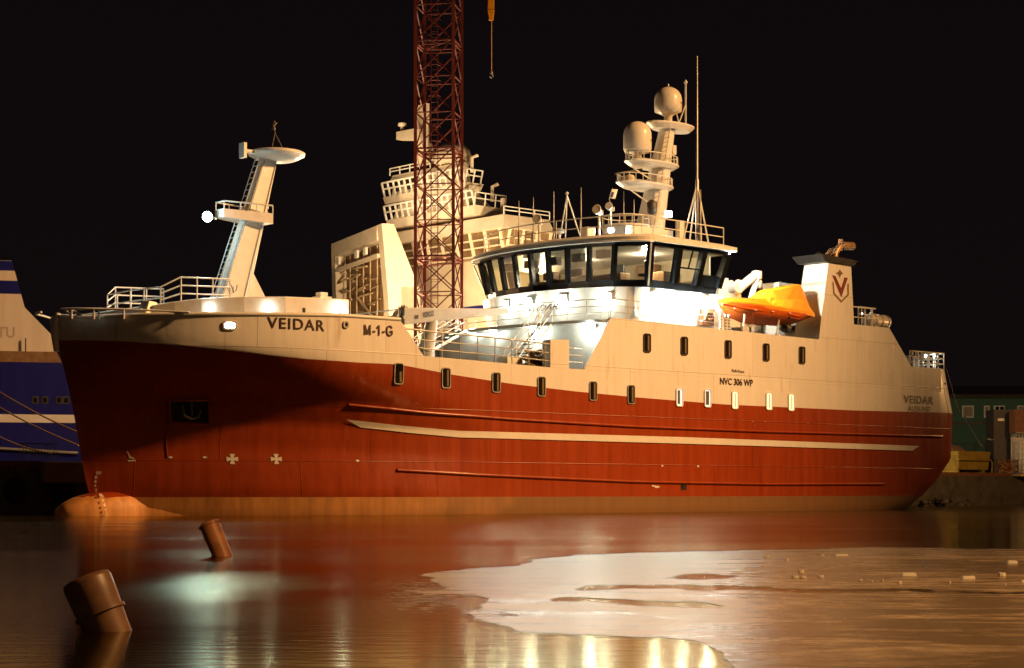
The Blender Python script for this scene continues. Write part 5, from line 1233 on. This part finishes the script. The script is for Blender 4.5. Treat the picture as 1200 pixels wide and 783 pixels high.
for f_ in (.05, .35, .62): z = w_[4]+(w_[5]-w_[4])*f_; mb.bar((w_[0]-.05-.5*f_, w_[1], z), (w_[0]-.05-.5*f_, w_[1]+w_[3], z), .07); mb.bar((w_[0], w_[1]-.05-.5*f_, z), (w_[0]+w_[2], w_[1]-.05-.5*f_, z), .07)
mb.build('window_frames', 'beige', ov)
c_ = tier('bridge_roof_coaming', 590, 125, 250, 266, 457, 650, taper=(.3, .3, .25, .25)); trail(c_[0]+.3, c_[1]+.3, c_[2]-.5, c_[3]-.5, c_[5], .55, 1.2, .04, sides='R')
c_ = tier('railed_deck', 556, 127, 240, 251, 453, 592); trail(*c_[:4], c_[5], .95, .62, .075, .25, 'L'); trail(*c_[:4], c_[5], .85, .7, .045, .1, 'R')
tier('wing_end', 590, 128.2, 232, 251, 586.5, 592.5)
tier('upper_house', 548, 128, 220, 241, 461, 577, taper=(.4, 1.2, .3, .4))
c_ = tier('railed_deck', 545, 128, 213, 222, 451, 563, taper=(-.2, -.3, 0, 0)); trail(*c_[:4], c_[5], .95, .62, .075, .28, 'L'); trail(*c_[:4], c_[5], .85, .5, .05, .25, 'R')
h_ = tier('mast_house', 543, 128.5, 194, 214, 459, 553, taper=(.1, .3, .2, .2))
mb = MB()
for f_ in (.70, .86): mb.box(h_[0]+.02, h_[0]+.20, h_[1]+h_[3]*f_, h_[1]+h_[3]*(f_+.11), h_[4]+.25, h_[5]-.15)
mb.build('mast_house_openings', 'black', ov)
c_ = tier('monkey_deck', 541, 128.3, 189, 195, 457, 550, taper=(.2, .2, .1, .1)); trail(*c_[:4], c_[5], .5, 1.1, .045, 0, 'L')
tier('mast', 500, 131, 121, 190, 488.5, 503, taper=(.0, .25, .25, .0)); tier('mast', 506, 131.3, 168, 191, 490, 512, taper=(.9, .6, .1, .1))
q0 = Vector((*loc(*((Vector(((488-600)/FPX*131, 131.))))), 0)); z_a = HC+(HY-160)*131/FPX
mb = MB(); mb.hexa([(q0.x-.3, q0.y-.2, z_a-.3), (q0.x+.3, q0.y-.2, z_a-.3), (q0.x+.3, q0.y-.2, z_a+.5), (q0.x-.3, q0.y-.2, z_a+.5)], [(q0.x-.3, q0.y+1.9, z_a+.0), (q0.x+.3, q0.y+1.9, z_a+.0), (q0.x+.3, q0.y+1.9, z_a+.55), (q0.x-.3, q0.y+1.9, z_a+.55)])
mb.lathe((q0.x, q0.y+1.6, z_a+.5), [(.12, 0), (.12, .4), (.3, .45), (.3, .65)], 10); mb.build('radar_bracket', 'beige', ov)
dq = Vector((*loc((531-600)/FPX*130, 130.), HC+(HY-192)*130/FPX)); mb = MB(); mb.lathe(dq, [(1.35, 0), (1.35, .4), (1.15, .95), (.75, 1.3), (.05, 1.5)], 20); mb.build('satellite_dome', 'beige', ov)
for x, y in ((553, 185), (577, 219)):
    q_ = Vector((*loc((x-600)/FPX*128.3, 128.3), HC+(HY-y)*128.3/FPX)); mb = MB(); mb.tube([q_-Vector((0, 0, 1.0)), q_, q_+Vector((.35, -.2, .2))], .13, 8); mb.build('deck_davit', 'beige', ov)
class GMB(MB):
    def build(s, *a_, **k_):
        c_, s_ = cos(-radians(18.9)), sin(-radians(18.9))
        s.v = [(gx+(x-gx)*c_-(y-gy)*s_, gy+(x-gx)*s_+(y-gy)*c_, z) for x, y, z in s.v]; return MB.build(s, *a_, **k_)
# open gantry to the left: near leg at column 441-455, face running left and away
GC = Vector(((449-600)/FPX*126, 126.)); gx, gy = loc(*GC); gl = 11.3; gz = lambda y, Yc=126.: HC+(HY-y)*Yc/FPX
z_t = gz(262); z_b = 0.
mb = GMB(); mb.hexa([(gx+1.6, gy, z_b+3), (gx+3.0, gy, z_b+3), (gx+3.0, gy+1.0, z_b+3), (gx+1.6, gy+1.0, z_b+3)], [(gx+1.25, gy, gz(335)), (gx+2.6, gy, gz(335)), (gx+2.6, gy+1.0, gz(335)), (gx+.9, gy+1.0, gz(335))])
mb.hexa([(gx+.35, gy, gz(345)), (gx+2.6, gy, gz(338)), (gx+2.6, gy+1.0, gz(338)), (gx+.35, gy+1.0, gz(345))], [(gx-.1, gy, z_t), (gx+.75, gy, z_t), (gx+.75, gy+1.0, z_t), (gx-.1, gy+1.0, z_t)])
mb.hexa([(gx+.9, gy, 3), (gx+2.8, gy, 3), (gx+2.8, gy+1, 3), (gx+.9, gy+1, 3)], [(gx+.35, gy, gz(345)), (gx+2.6, gy, gz(338)), (gx+2.6, gy+1.0, gz(338)), (gx+.35, gy+1.0, gz(345))]); mb.build('gantry_leg', 'beige', ov)
mb = GMB(); mb.box(gx-.12, gx+.7, gy+1.0, gy+gl, z_t-1.0, z_t-.01); mb.build('gantry_beam', 'beige', ov)
mb = GMB(); mb.hexa([(gx+.3, gy+gl-.9, 3), (gx+1.2, gy+gl-.9, 3), (gx+1.2, gy+gl+.35, 3), (gx+.3, gy+gl+.35, 3)], [(gx-.11, gy+gl-.85, z_t-1.0), (gx+.69, gy+gl-.85, z_t-1.0), (gx+.69, gy+gl, z_t-1.0), (gx-.11, gy+gl, z_t-1.0)]); mb.build('gantry_leg', 'beige', ov)
mb = GMB(); mb.box(gx+.75, gx+.85, gy+.9, gy+gl-.2, 3, z_t-1.0); mb.build('gantry_back_panel', 'brown', ov)
mb = GMB(); mb.box(gx-.1, gx+.15, gy+1, gy+gl-.85, z_t-2.15, z_t-1.9); mb.build('gantry_cross_beam', 'beige', ov)
M['scaf'] = mat('scaffold_tubes', (.45, .33, .20), .5, var=.2)
mb = GMB()
for i in range(64):
    y = random.uniform(gy+1.1, gy+gl-1.5); z = random.uniform(9, z_t-2.3); x = gx+random.uniform(.0, .7); mb.bar((x, y, z), (x+random.uniform(-.1, .1), min(y+random.uniform(.6, 2.6), gy+gl-.9), z+random.uniform(-.25, .3)), random.uniform(.03, .085))
for i in range(7): y = gy+1.2+(gl-2.2)*i/6; mb.bar((gx+.5, y, 4), (gx+.5, y, z_t-1.1), .06)
mb.bar((gx-.1, gy+gl*.45, z_t-4.5), (gx, gy+gl*.12, z_t-6.6), .1); mb.bar((gx-.1, gy+gl*.8, z_t-4.8), (gx, gy+gl*.5, z_t-6.8), .09); mb.build('gantry_scaffold', 'scaf', ov)
for f_ in (.28, .45, .82):
    mb = GMB(); y = gy+gl*f_; mb.box(gx-.3, gx-.14, y-.3, y+.3, z_t-1.75, z_t-1.25); mb.build('gantry_lamp_box', 'cream', ov)
mb = MB(); mb.lathe((gx-1.2, gy+2.2, 8.5), [(.8, 0), (.8, 3.8), (.5, 4.2)], 14); mb.build('deck_winch', 'beige', ov)
mb = MB(); q_ = Vector((*loc((377-600)/FPX*131, 131.), 0)); mb.box(q_.x-.5, q_.x+.5, q_.y-.5, q_.y+.5, 3, gz(348, 131)); mb.box(q_.x-.3, q_.x+.3, q_.y-.3, q_.y+.3, gz(348, 131), gz(343, 131)); mb.build('vent_trunk', 'beige', ov)
mb = MB(); mb.hexa([(gx-3, gy+1, 2.5), (gx+8, gy+.5, 2.5), (gx+8, gy+8, 2.5), (gx-3, gy+gl+1, 2.5)], [(gx-3, gy+1, 8.0), (gx+8, gy+.5, 8.0), (gx+8, gy+8, 8.0), (gx-3, gy+gl+1, 8.0)]); mb.build('working_deck', 'beige', ov)
for yy, px_, e_ in ((226, 470, 150), (226, 505, 130), (250, 470, 170), (250, 510, 150), (262, 0, 0), (205, 480, 90)):
    if not e_: continue
    Y_ = 131. if px_ < 490 else 129.; X_ = (px_-600)/FPX*Y_-.9; lx, ly_ = loc(X_, Y_); zz_ = HC+(HY-yy+8)*Y_/FPX
    lamp('deck_fill_light', (lx-1.0, ly_, zz_), e_, (1, .72, .42), .25, ov)  # fill light without a fitting, added to brighten the vessel's decks
# unseen fill lights added between the two ships to brighten that vessel
for X, Y, z, e_ in ((-7.5, 113, 12.0, 14000), (1.5, 116, 11.0, 12500), (-14.5, 117, 9.0, 6000)):
    lamp('vessel_fill_light', (X, Y, z), e_, (1, .70, .38), .3)

# ------------------------------------------------------------------ red tower crane
TA, TP = 31.9, 19.5; tw = empty('tower_crane', W(TA, TP, qz), 0); tag(tw, 'red lattice tower crane standing on the quay between the two ships', 'crane')
TWr = 2.26; ph = radians(-56)
def tcorner(i): 
    ang = ph+pi/2*i; return (TWr/sqrt(2)*cos(ang), TWr/sqrt(2)*sin(ang))
cs_ = [tcorner(i) for i in range(4)]; PH = 2.09; NP = 18
for i, (x, y) in enumerate(cs_):
    mb = MB(); mb.bar((x, y, 0), (x, y, PH*NP), .13); mb.build('corner_leg', 'tower', tw)
mb = MB()
for k in range(NP+1):
    z = k*PH; big_ = k % 3 == 0
    for i in range(4):
        a_, b_ = cs_[i], cs_[(i+1) % 4]; mb.bar((*a_, z), (*b_, z), .07 if big_ else .045)
        if big_: mb.bar((*a_, z-.22), (*b_, z-.22), .05)
        if k < NP:
            if (k+i) % 2 or True: mb.bar((*a_, z), (*b_, z+PH), .045)
            mb.bar((*b_, z), (*a_, z+PH), .045)
    if big_: mb.bar((*cs_[0], z), (*cs_[2], z), .05)
mb.build('lattice_bracing', 'tower', tw)
mb = MB()
for dx in (-.2, .2): mb.bar((cs_[2][0]*.3+dx, cs_[2][1]*.3, 0), (cs_[2][0]*.3+dx, cs_[2][1]*.3, PH*NP), .035)
for k in range(int(PH*NP/.32)): mb.bar((cs_[2][0]*.3-.2, cs_[2][1]*.3, k*.32), (cs_[2][0]*.3+.2, cs_[2][1]*.3, k*.32), .016)
for k in range(int(PH*NP/.9)):
    mb.tube([(cs_[2][0]*.3+.36*cos(t), cs_[2][1]*.3-.36*abs(sin(t)), k*.9+.5) for t in [j*pi/6 for j in range(7)]], .018, 4)
mb.build('climbing_ladder', 'tower', tw)
mb = MB(); mb.box(-1.9, 1.9, -1.9, 1.9, 0, .5); mb.build('base_block', 'conc', tw)
H_ = PH*NP; mb = MB(); mb.lathe((0, 0, H_), [(1.3, 0), (1.5, .2), (1.5, .7), (1.2, .9)], 20); mb.build('slewing_ring', 'tower', tw)
mb = MB(); J = Vector((.96, -.28, 0)).normalized(); S_ = Vector((-J.y, J.x, 0))
for L0_, L1_ in ((1, 30), (-9, -1)):
    n_ = int(abs(L1_-L0_)/1.8)
    for s_ in (-.6, .6): mb.bar(J*L0_+S_*s_+Vector((0, 0, H_+1.2)), J*L1_+S_*s_+Vector((0, 0, H_+1.2)), .08)
    mb.bar(J*L0_+Vector((0, 0, H_+2.3)), J*L1_+Vector((0, 0, H_+2.3)), .08)
    for i in range(n_):
        t0, t1 = L0_+(L1_-L0_)*i/n_, L0_+(L1_-L0_)*(i+1)/n_
        for s_ in (-.6, .6): mb.bar(J*t0+S_*s_+Vector((0, 0, H_+1.2)), J*(t0+t1)/2+Vector((0, 0, H_+2.3)), .04); mb.bar(J*(t0+t1)/2+Vector((0, 0, H_+2.3)), J*t1+S_*s_+Vector((0, 0, H_+1.2)), .04)
mb.bar((0, 0, H_), (0, 0, H_+6), .25); mb.bar((0, 0, H_+6), J*28+Vector((0, 0, H_+2.3)), .05); mb.bar((0, 0, H_+6), -J*9+Vector((0, 0, H_+2.3)), .05); mb.box(-9.5, -6.5, 1.6, 3.0, H_+.2, H_+1.6); mb.build('jib', 'tower', tw)
# pennant and hook block hanging from the jib
hk = D(575.5, 22, 109.1); tx = W(TA, TP, 0)
hb_ = empty('crane_hook', hk); tag(hb_, 'yellow crane hook block with a thin chain hanging in the dark sky at the top', 'crane hook')
mb = MB(); mb.hexa([(-.12, -.1, -.1), (.12, -.1, -.1), (.12, .1, -.1), (-.12, .1, -.1)], [(-.22, -.12, .5), (.2, -.12, .5), (.2, .12, .5), (-.22, .12, .5)]); mb.box(-.2, .18, -.13, .13, .52, 1.4); mb.build('hook_block', 'yellow', hb_, bevel=.03)
mb = MB(); mb.bar((.02, 0, -.1), (.02, 0, -3.1), .035, n=6); mb.build('chain', 'pipe', hb_)
mb = MB(); mb.lathe((.02, 0, -3.15), [(.02, -.08), (.09, -.05), (.1, .05), (.03, .1)], 10); mb.tube([(.02, 0, -3.2), (.12, 0, -3.32), (.02, 0, -3.44), (-.1, 0, -3.34)], .03, 6); mb.build('hook', 'steel', hb_)
mb = MB(); 
for s_ in (-.1, .1): mb.bar((s_, 0, 1.4), (s_, 0, H_+qz+1.2-hk[2]), .025, n=6)
mb.build('hoist_rope', 'dsteel', hb_)

# ------------------------------------------------------------------ right-hand quayside
def on_q(px, p_): a, _, _ = P(px, 555, p_); return a
gx0, gx1 = D(1118, 500, 175), D(1420, 500, 175)
gb = empty('green_building', (gx0[0], 175, qz)); tag(gb, 'long low green clad building with pale windows beyond the stern at right', 'building')
zt_ = D(1150, 467, 175)[2]-qz; wx = gx1[0]-gx0[0]
mb = MB(); mb.box(-6, wx, 0, 12, 0, zt_); mb.build('wall', 'green', gb)
mb = MB(); mb.hexa([(-6.4, -.4, zt_), (wx, -.4, zt_), (wx, 12.4, zt_), (-6.4, 12.4, zt_)], [(-6.4, -.5, zt_+.35), (wx, -.5, zt_+.35), (wx, 6, zt_+1.5), (-6.4, 6, zt_+1.5)]); mb.build('roof', 'dsteel', gb)
mb = MB(); c_ = D(1150, 496, 175)[2]-qz; mb.box(-6, wx, -.08, -.003, c_-.12, c_+.12); mb.build('wall_ledge', 'conc', gb)
for x0_, x1_, kind in ((1127.5, 1141, 0), (1153, 1159.5, 0), (1164.5, 1177.5, 1), (1192, 1204, 0)):
    a_, b_ = D(x0_, 489.5, 175), D(x1_, 475.5, 175); mb = MB(); mb.box(a_[0]-gx0[0], b_[0]-gx0[0], -.06, -.002, a_[2]-qz, b_[2]-qz)
    wo = mb.build('window', 'wsm' , gb); mb = MB(); i_ = .1
    if kind == 0: mb.box(a_[0]-gx0[0]+i_, b_[0]-gx0[0]-i_, -.08, -.062, a_[2]-qz+i_, b_[2]-qz-i_); mb.build('blind', mat('closed_blind', (.30, .27, .21), .7), wo)
    else:
        mid = (a_[0]+b_[0])/2-gx0[0]
        mb.box(a_[0]-gx0[0]+i_*1.5, mid-i_*.5, -.08, -.062, a_[2]-qz+i_, b_[2]-qz-i_); mb.box(mid+i_*.5, b_[0]-gx0[0]-i_, -.08, -.062, a_[2]-qz+i_, b_[2]-qz-i_); mb.build('pane', 'dglass', wo)
# yellow skip
def pl(px, pyb, p_): a, _, _ = P(px, pyb, p_); return a
a0_ = P(1123, 550, 16.5)[0]; a1_ = P(1161, 550, 16.5)[0]; z1_ = P(1140, 529, 16.5)[2]-qz
M['ochre'] = mat('faded_yellow_paint', (.42, .30, .05), .6, var=.25, scale=2)
sk = empty('yellow_skip', W(a0_, 16.5, qz), ANG); tag(sk, 'faded yellow open skip standing on the quay right behind the stern', 'skip')
L_s = a1_-a0_; mb = MB(); mb.hexa([(.3, .2, .5), (L_s-.1, .2, .5), (L_s-.1, 2.4, .5), (.3, 2.4, .5)], [(0, 0, z1_), (L_s, 0, z1_), (L_s, 2.6, z1_), (0, 2.6, z1_)]); mb.build('bin', 'ochre', sk)
mb = MB(); mb.tube([(-.05, -.06, z1_*.66), (L_s*.97, -.06, z1_*.66), (L_s+.1, -.06, z1_*.55), (L_s*1.02, -.02, .1)], .07, 8)
for x in (.5, L_s-.5): mb.box(x-.1, x+.1, .3, 2.2, 0, .5)
mb.build('frame', 'ochre', sk)
mb = MB(); c_ = W(a1_*.5+a0_*.5+1.8, 19.8, qz); pr_ = []
N_ = 16; v = []; f = []
for i in range(N_+1):
    for j in range(N_+1):
        x, y = i/N_*2-1, j/N_*2-1; h_ = max(0, 1-(x*x)**1.2)*max(0, 1-(y*y)**1.2); v.append((x*1.9, y*1.0, 1.9*h_**.5+mn.noise(Vector((x*3, y*3, 1)))*.3*h_))
for i in range(N_):
    for j in range(N_): f.append((i*(N_+1)+j, (i+1)*(N_+1)+j, (i+1)*(N_+1)+j+1, i*(N_+1)+j+1))
m_, t_, b_, n_, l_ = nodes('striped_tarpaulin'); wv = n_.new('ShaderNodeTexWave'); wv.inputs['Scale'].default_value = .9; wv.inputs['Distortion'].default_value = 2; c0 = n_.new('ShaderNodeTexCoord'); l_.new(c0.outputs['Object'], wv.inputs[0])
rmp = n_.new('ShaderNodeValToRGB'); rmp.color_ramp.elements[0].color = (.40, .33, .24, 1); rmp.color_ramp.elements[1].color = (.24, .07, .03, 1); rmp.color_ramp.elements[0].position = .45; rmp.color_ramp.elements[1].position = .55
l_.new(wv.outputs[0], rmp.inputs[0]); l_.new(rmp.outputs[0], b_.inputs['Base Color']); b_.inputs['Roughness'].default_value = .7
mb.add(v, f, 0, True); o = mb.build('tarpaulin_heap', m_); o.location = (c_[0], c_[1], qz+.6); o.rotation_euler = (0, 0, ANG); tag(o, 'striped tarpaulin heaped over pallets behind the yellow skip', 'tarpaulin')
mb = MB(); mb.box(-1.8, 1.8, -.9, .9, 0, .6)
for i in range(5): mb.box(-1.85, 1.85, -.95, -.9, .04+.12*i, .1+.12*i)
o = mb.build('pallet_stack', 'brown'); o.location = (c_[0], c_[1], qz); o.rotation_euler = (0, 0, ANG); tag(o, 'stack of wooden pallets under the striped tarpaulin', 'pallet stack')
# dark container, rusty box, wire cage
dc = D(1181, 545, 147); ct = empty('dark_container', (dc[0]-1.1, 147, qz), 0); tag(ct, 'tall dark steel cabin container on the quay at right', 'container')
zt_ = D(1181, 480, 147)[2]-qz; mb = MB(); mb.box(0, 2.1, 0, 2.4, 0, zt_); 
for i in range(10): mb.box(.05+i*.2, .15+i*.2, -.04, .0-.002, .1, zt_-.1)
mb.build('body', 'dsteel', ct)
mb = MB(); mb.box(.3, .8, -.1, -.045, zt_-.9, zt_-.7); mb.lathe((-.4, -.1, zt_*.55), [(.05, 0), (.18, .05), (.05, .1)], 10); mb.bar((-.4, -.1, zt_*.55), (0, 0, zt_*.55), .04); mb.build('bulkhead_lamp', 'steel', ct)
db = D(1189, 507, 145); bx_ = empty('rusty_tank_box', (db[0], 145, db[2]), 0); tag(bx_, 'plain rust-brown box on top of the wire cage at the right edge', 'box')
mb = MB(); mb.box(0, 2.2, 0, 1.6, 0, D(1189, 480.5, 145)[2]-db[2]); mb.build('box_body', 'rust', bx_, bevel=.03)
mb = MB(); mb.box(0, 2.2, -.05, -.004, .75, .82); mb.build('box_rib', 'rust', bx_)
cg = empty('wire_cage', (D(1191, 545, 145)[0], 145.05, qz)); tag(cg, 'white wire-sided cage pallet at the right edge under the rusty box', 'cage')
hg = db[2]-qz; mb = MB()
for i in range(9): mb.bar((i*.25, 0, .1), (i*.25, 0, hg), .025)
for i in range(9): mb.bar((0, 0, .1+(hg-.12)*i/8), (2, 0, .1+(hg-.12)*i/8), .025)
for i in range(7): mb.bar((0, i*.25, .1), (0, i*.25, hg), .02)
mb.box(0, 2, 1.45, 1.5, .1, hg); mb.box(0, 2, 0, 1.5, 0, .12); mb.build('wire_panels', 'steel', cg)
mb = MB(); mb.box(.2, 1.8, .2, 1.3, .12, hg*.8); mb.build('tank', 'cream', cg)
# orange pipe bundle and loose planks
pb = MB(); c_ = D(1182, 553, 143.2)
for i in range(16):
    y0_ = random.uniform(-.6, .6); z0_ = .12+random.uniform(0, 1.15); r_ = random.uniform(.25, .6)
    pb.tube([(-.1+1.5*r_*cos(t+i), y0_+.3*sin(t*1.3+i), z0_*.8+.3*sin(t*1.1+i*.7)) for t in [k*.4 for k in range(14)]], .028, 6)
o = pb.build('hose_bundle', mat('orange_hose', (.30, .12, .045), .6, var=.25, scale=4)); o.location = (c_[0], 143.2, qz); tag(o, 'tangled bundle of orange hoses lying before the dark container', 'hoses')
M['tarpb'] = mat('blue_tarp', (.04, .045, .16), .6, var=.2)
mb = MB()
for i in range(7): x = -2.4+i*.75; mb.hexa([(x, -.3, 0), (x+1.6, -.1, 0), (x+1.6, .1, 0), (x, -.1, 0)], [(x, -.3, .12), (x+1.6, -.1, .3), (x+1.6, .1, .3), (x, -.1, .12)], i % 3)
c_ = D(1186, 556, 142.2); o = mb.build('plank_pile', ['brown', 'ochre', 'tarpb']); o.location = (c_[0], 142.2, qz); tag(o, 'loose pile of brown, yellow and blue planks along the quay edge at right', 'plank pile')
# mesh fence behind the skip
fe = MB(); fa = D(1118, 530, 156); fb = D(1215, 530, 156); n_ = 9
for i in range(n_): x = fa[0]+(fb[0]-fa[0])*i/(n_-1)-fa[0]; fe.bar((x, 0, 0), (x, 0, 2.9), .04)
for z in (.3, 1.6, 2.85): fe.bar((0, 0, z), (fb[0]-fa[0], 0, z), .025)
for i in range(40): x = (fb[0]-fa[0])*i/39; fe.bar((x, 0, .3), (x, 0, 2.85), .008)
o = fe.build('mesh_fence', 'dsteel'); o.location = (fa[0], 156, qz); tag(o, 'thin dark mesh fence between the yellow skip and the green building', 'fence')
mb = MB(); A_, B_ = Vector(D(1130, 488, 155)), Vector(D(1151, 523, 149)); mb.bar(A_, B_, .07, n=6); tag(mb.build('gangway_strut', 'steel'), 'thin grey spar slanting down behind the skip in front of the green building', 'spar')
mb = MB(); q_ = W(*[P(1122, 550, 15.6)[0], 15.6, 0]); mb.bar((q_[0]-.3, q_[1], qz+1.5), (q_[0], q_[1], qz+.4), .06, n=6); mb.bar((q_[0], q_[1], qz+.4), (q_[0], q_[1], qz-.0), .06); tag(mb.build('bollard_post', 'ochre'), 'short leaning yellow post at the quay edge tight against the stern', 'post')
# dark mound of stones under the quay edge at the stern
rk = MB()
for i in range(70):
    a = random.uniform(57.5, 78); r_ = random.uniform(.18, .45); p_ = random.uniform(13.6, 14.5); z = random.uniform(-.1, .9)*(p_-13.2)
    bm = bmesh.new(); bmesh.ops.create_icosphere(bm, subdivisions=1, radius=r_); vs_ = [(v_.co.x*random.uniform(.75, 1.2)+a-57, v_.co.y*random.uniform(.75, 1.2)+p_-14, v_.co.z*.7+z) for v_ in bm.verts]; fs_ = [[v_.index for v_ in f_.verts] for f_ in bm.faces]; bm.free(); rk.add(vs_, fs_)
o = rk.build('rubble', 'conc'); o.location = W(57, 14, 0); o.rotation_euler = (0, 0, ANG); tag(o, 'dark rubble along the foot of the quay beyond the stern', 'rubble', kind='stuff')
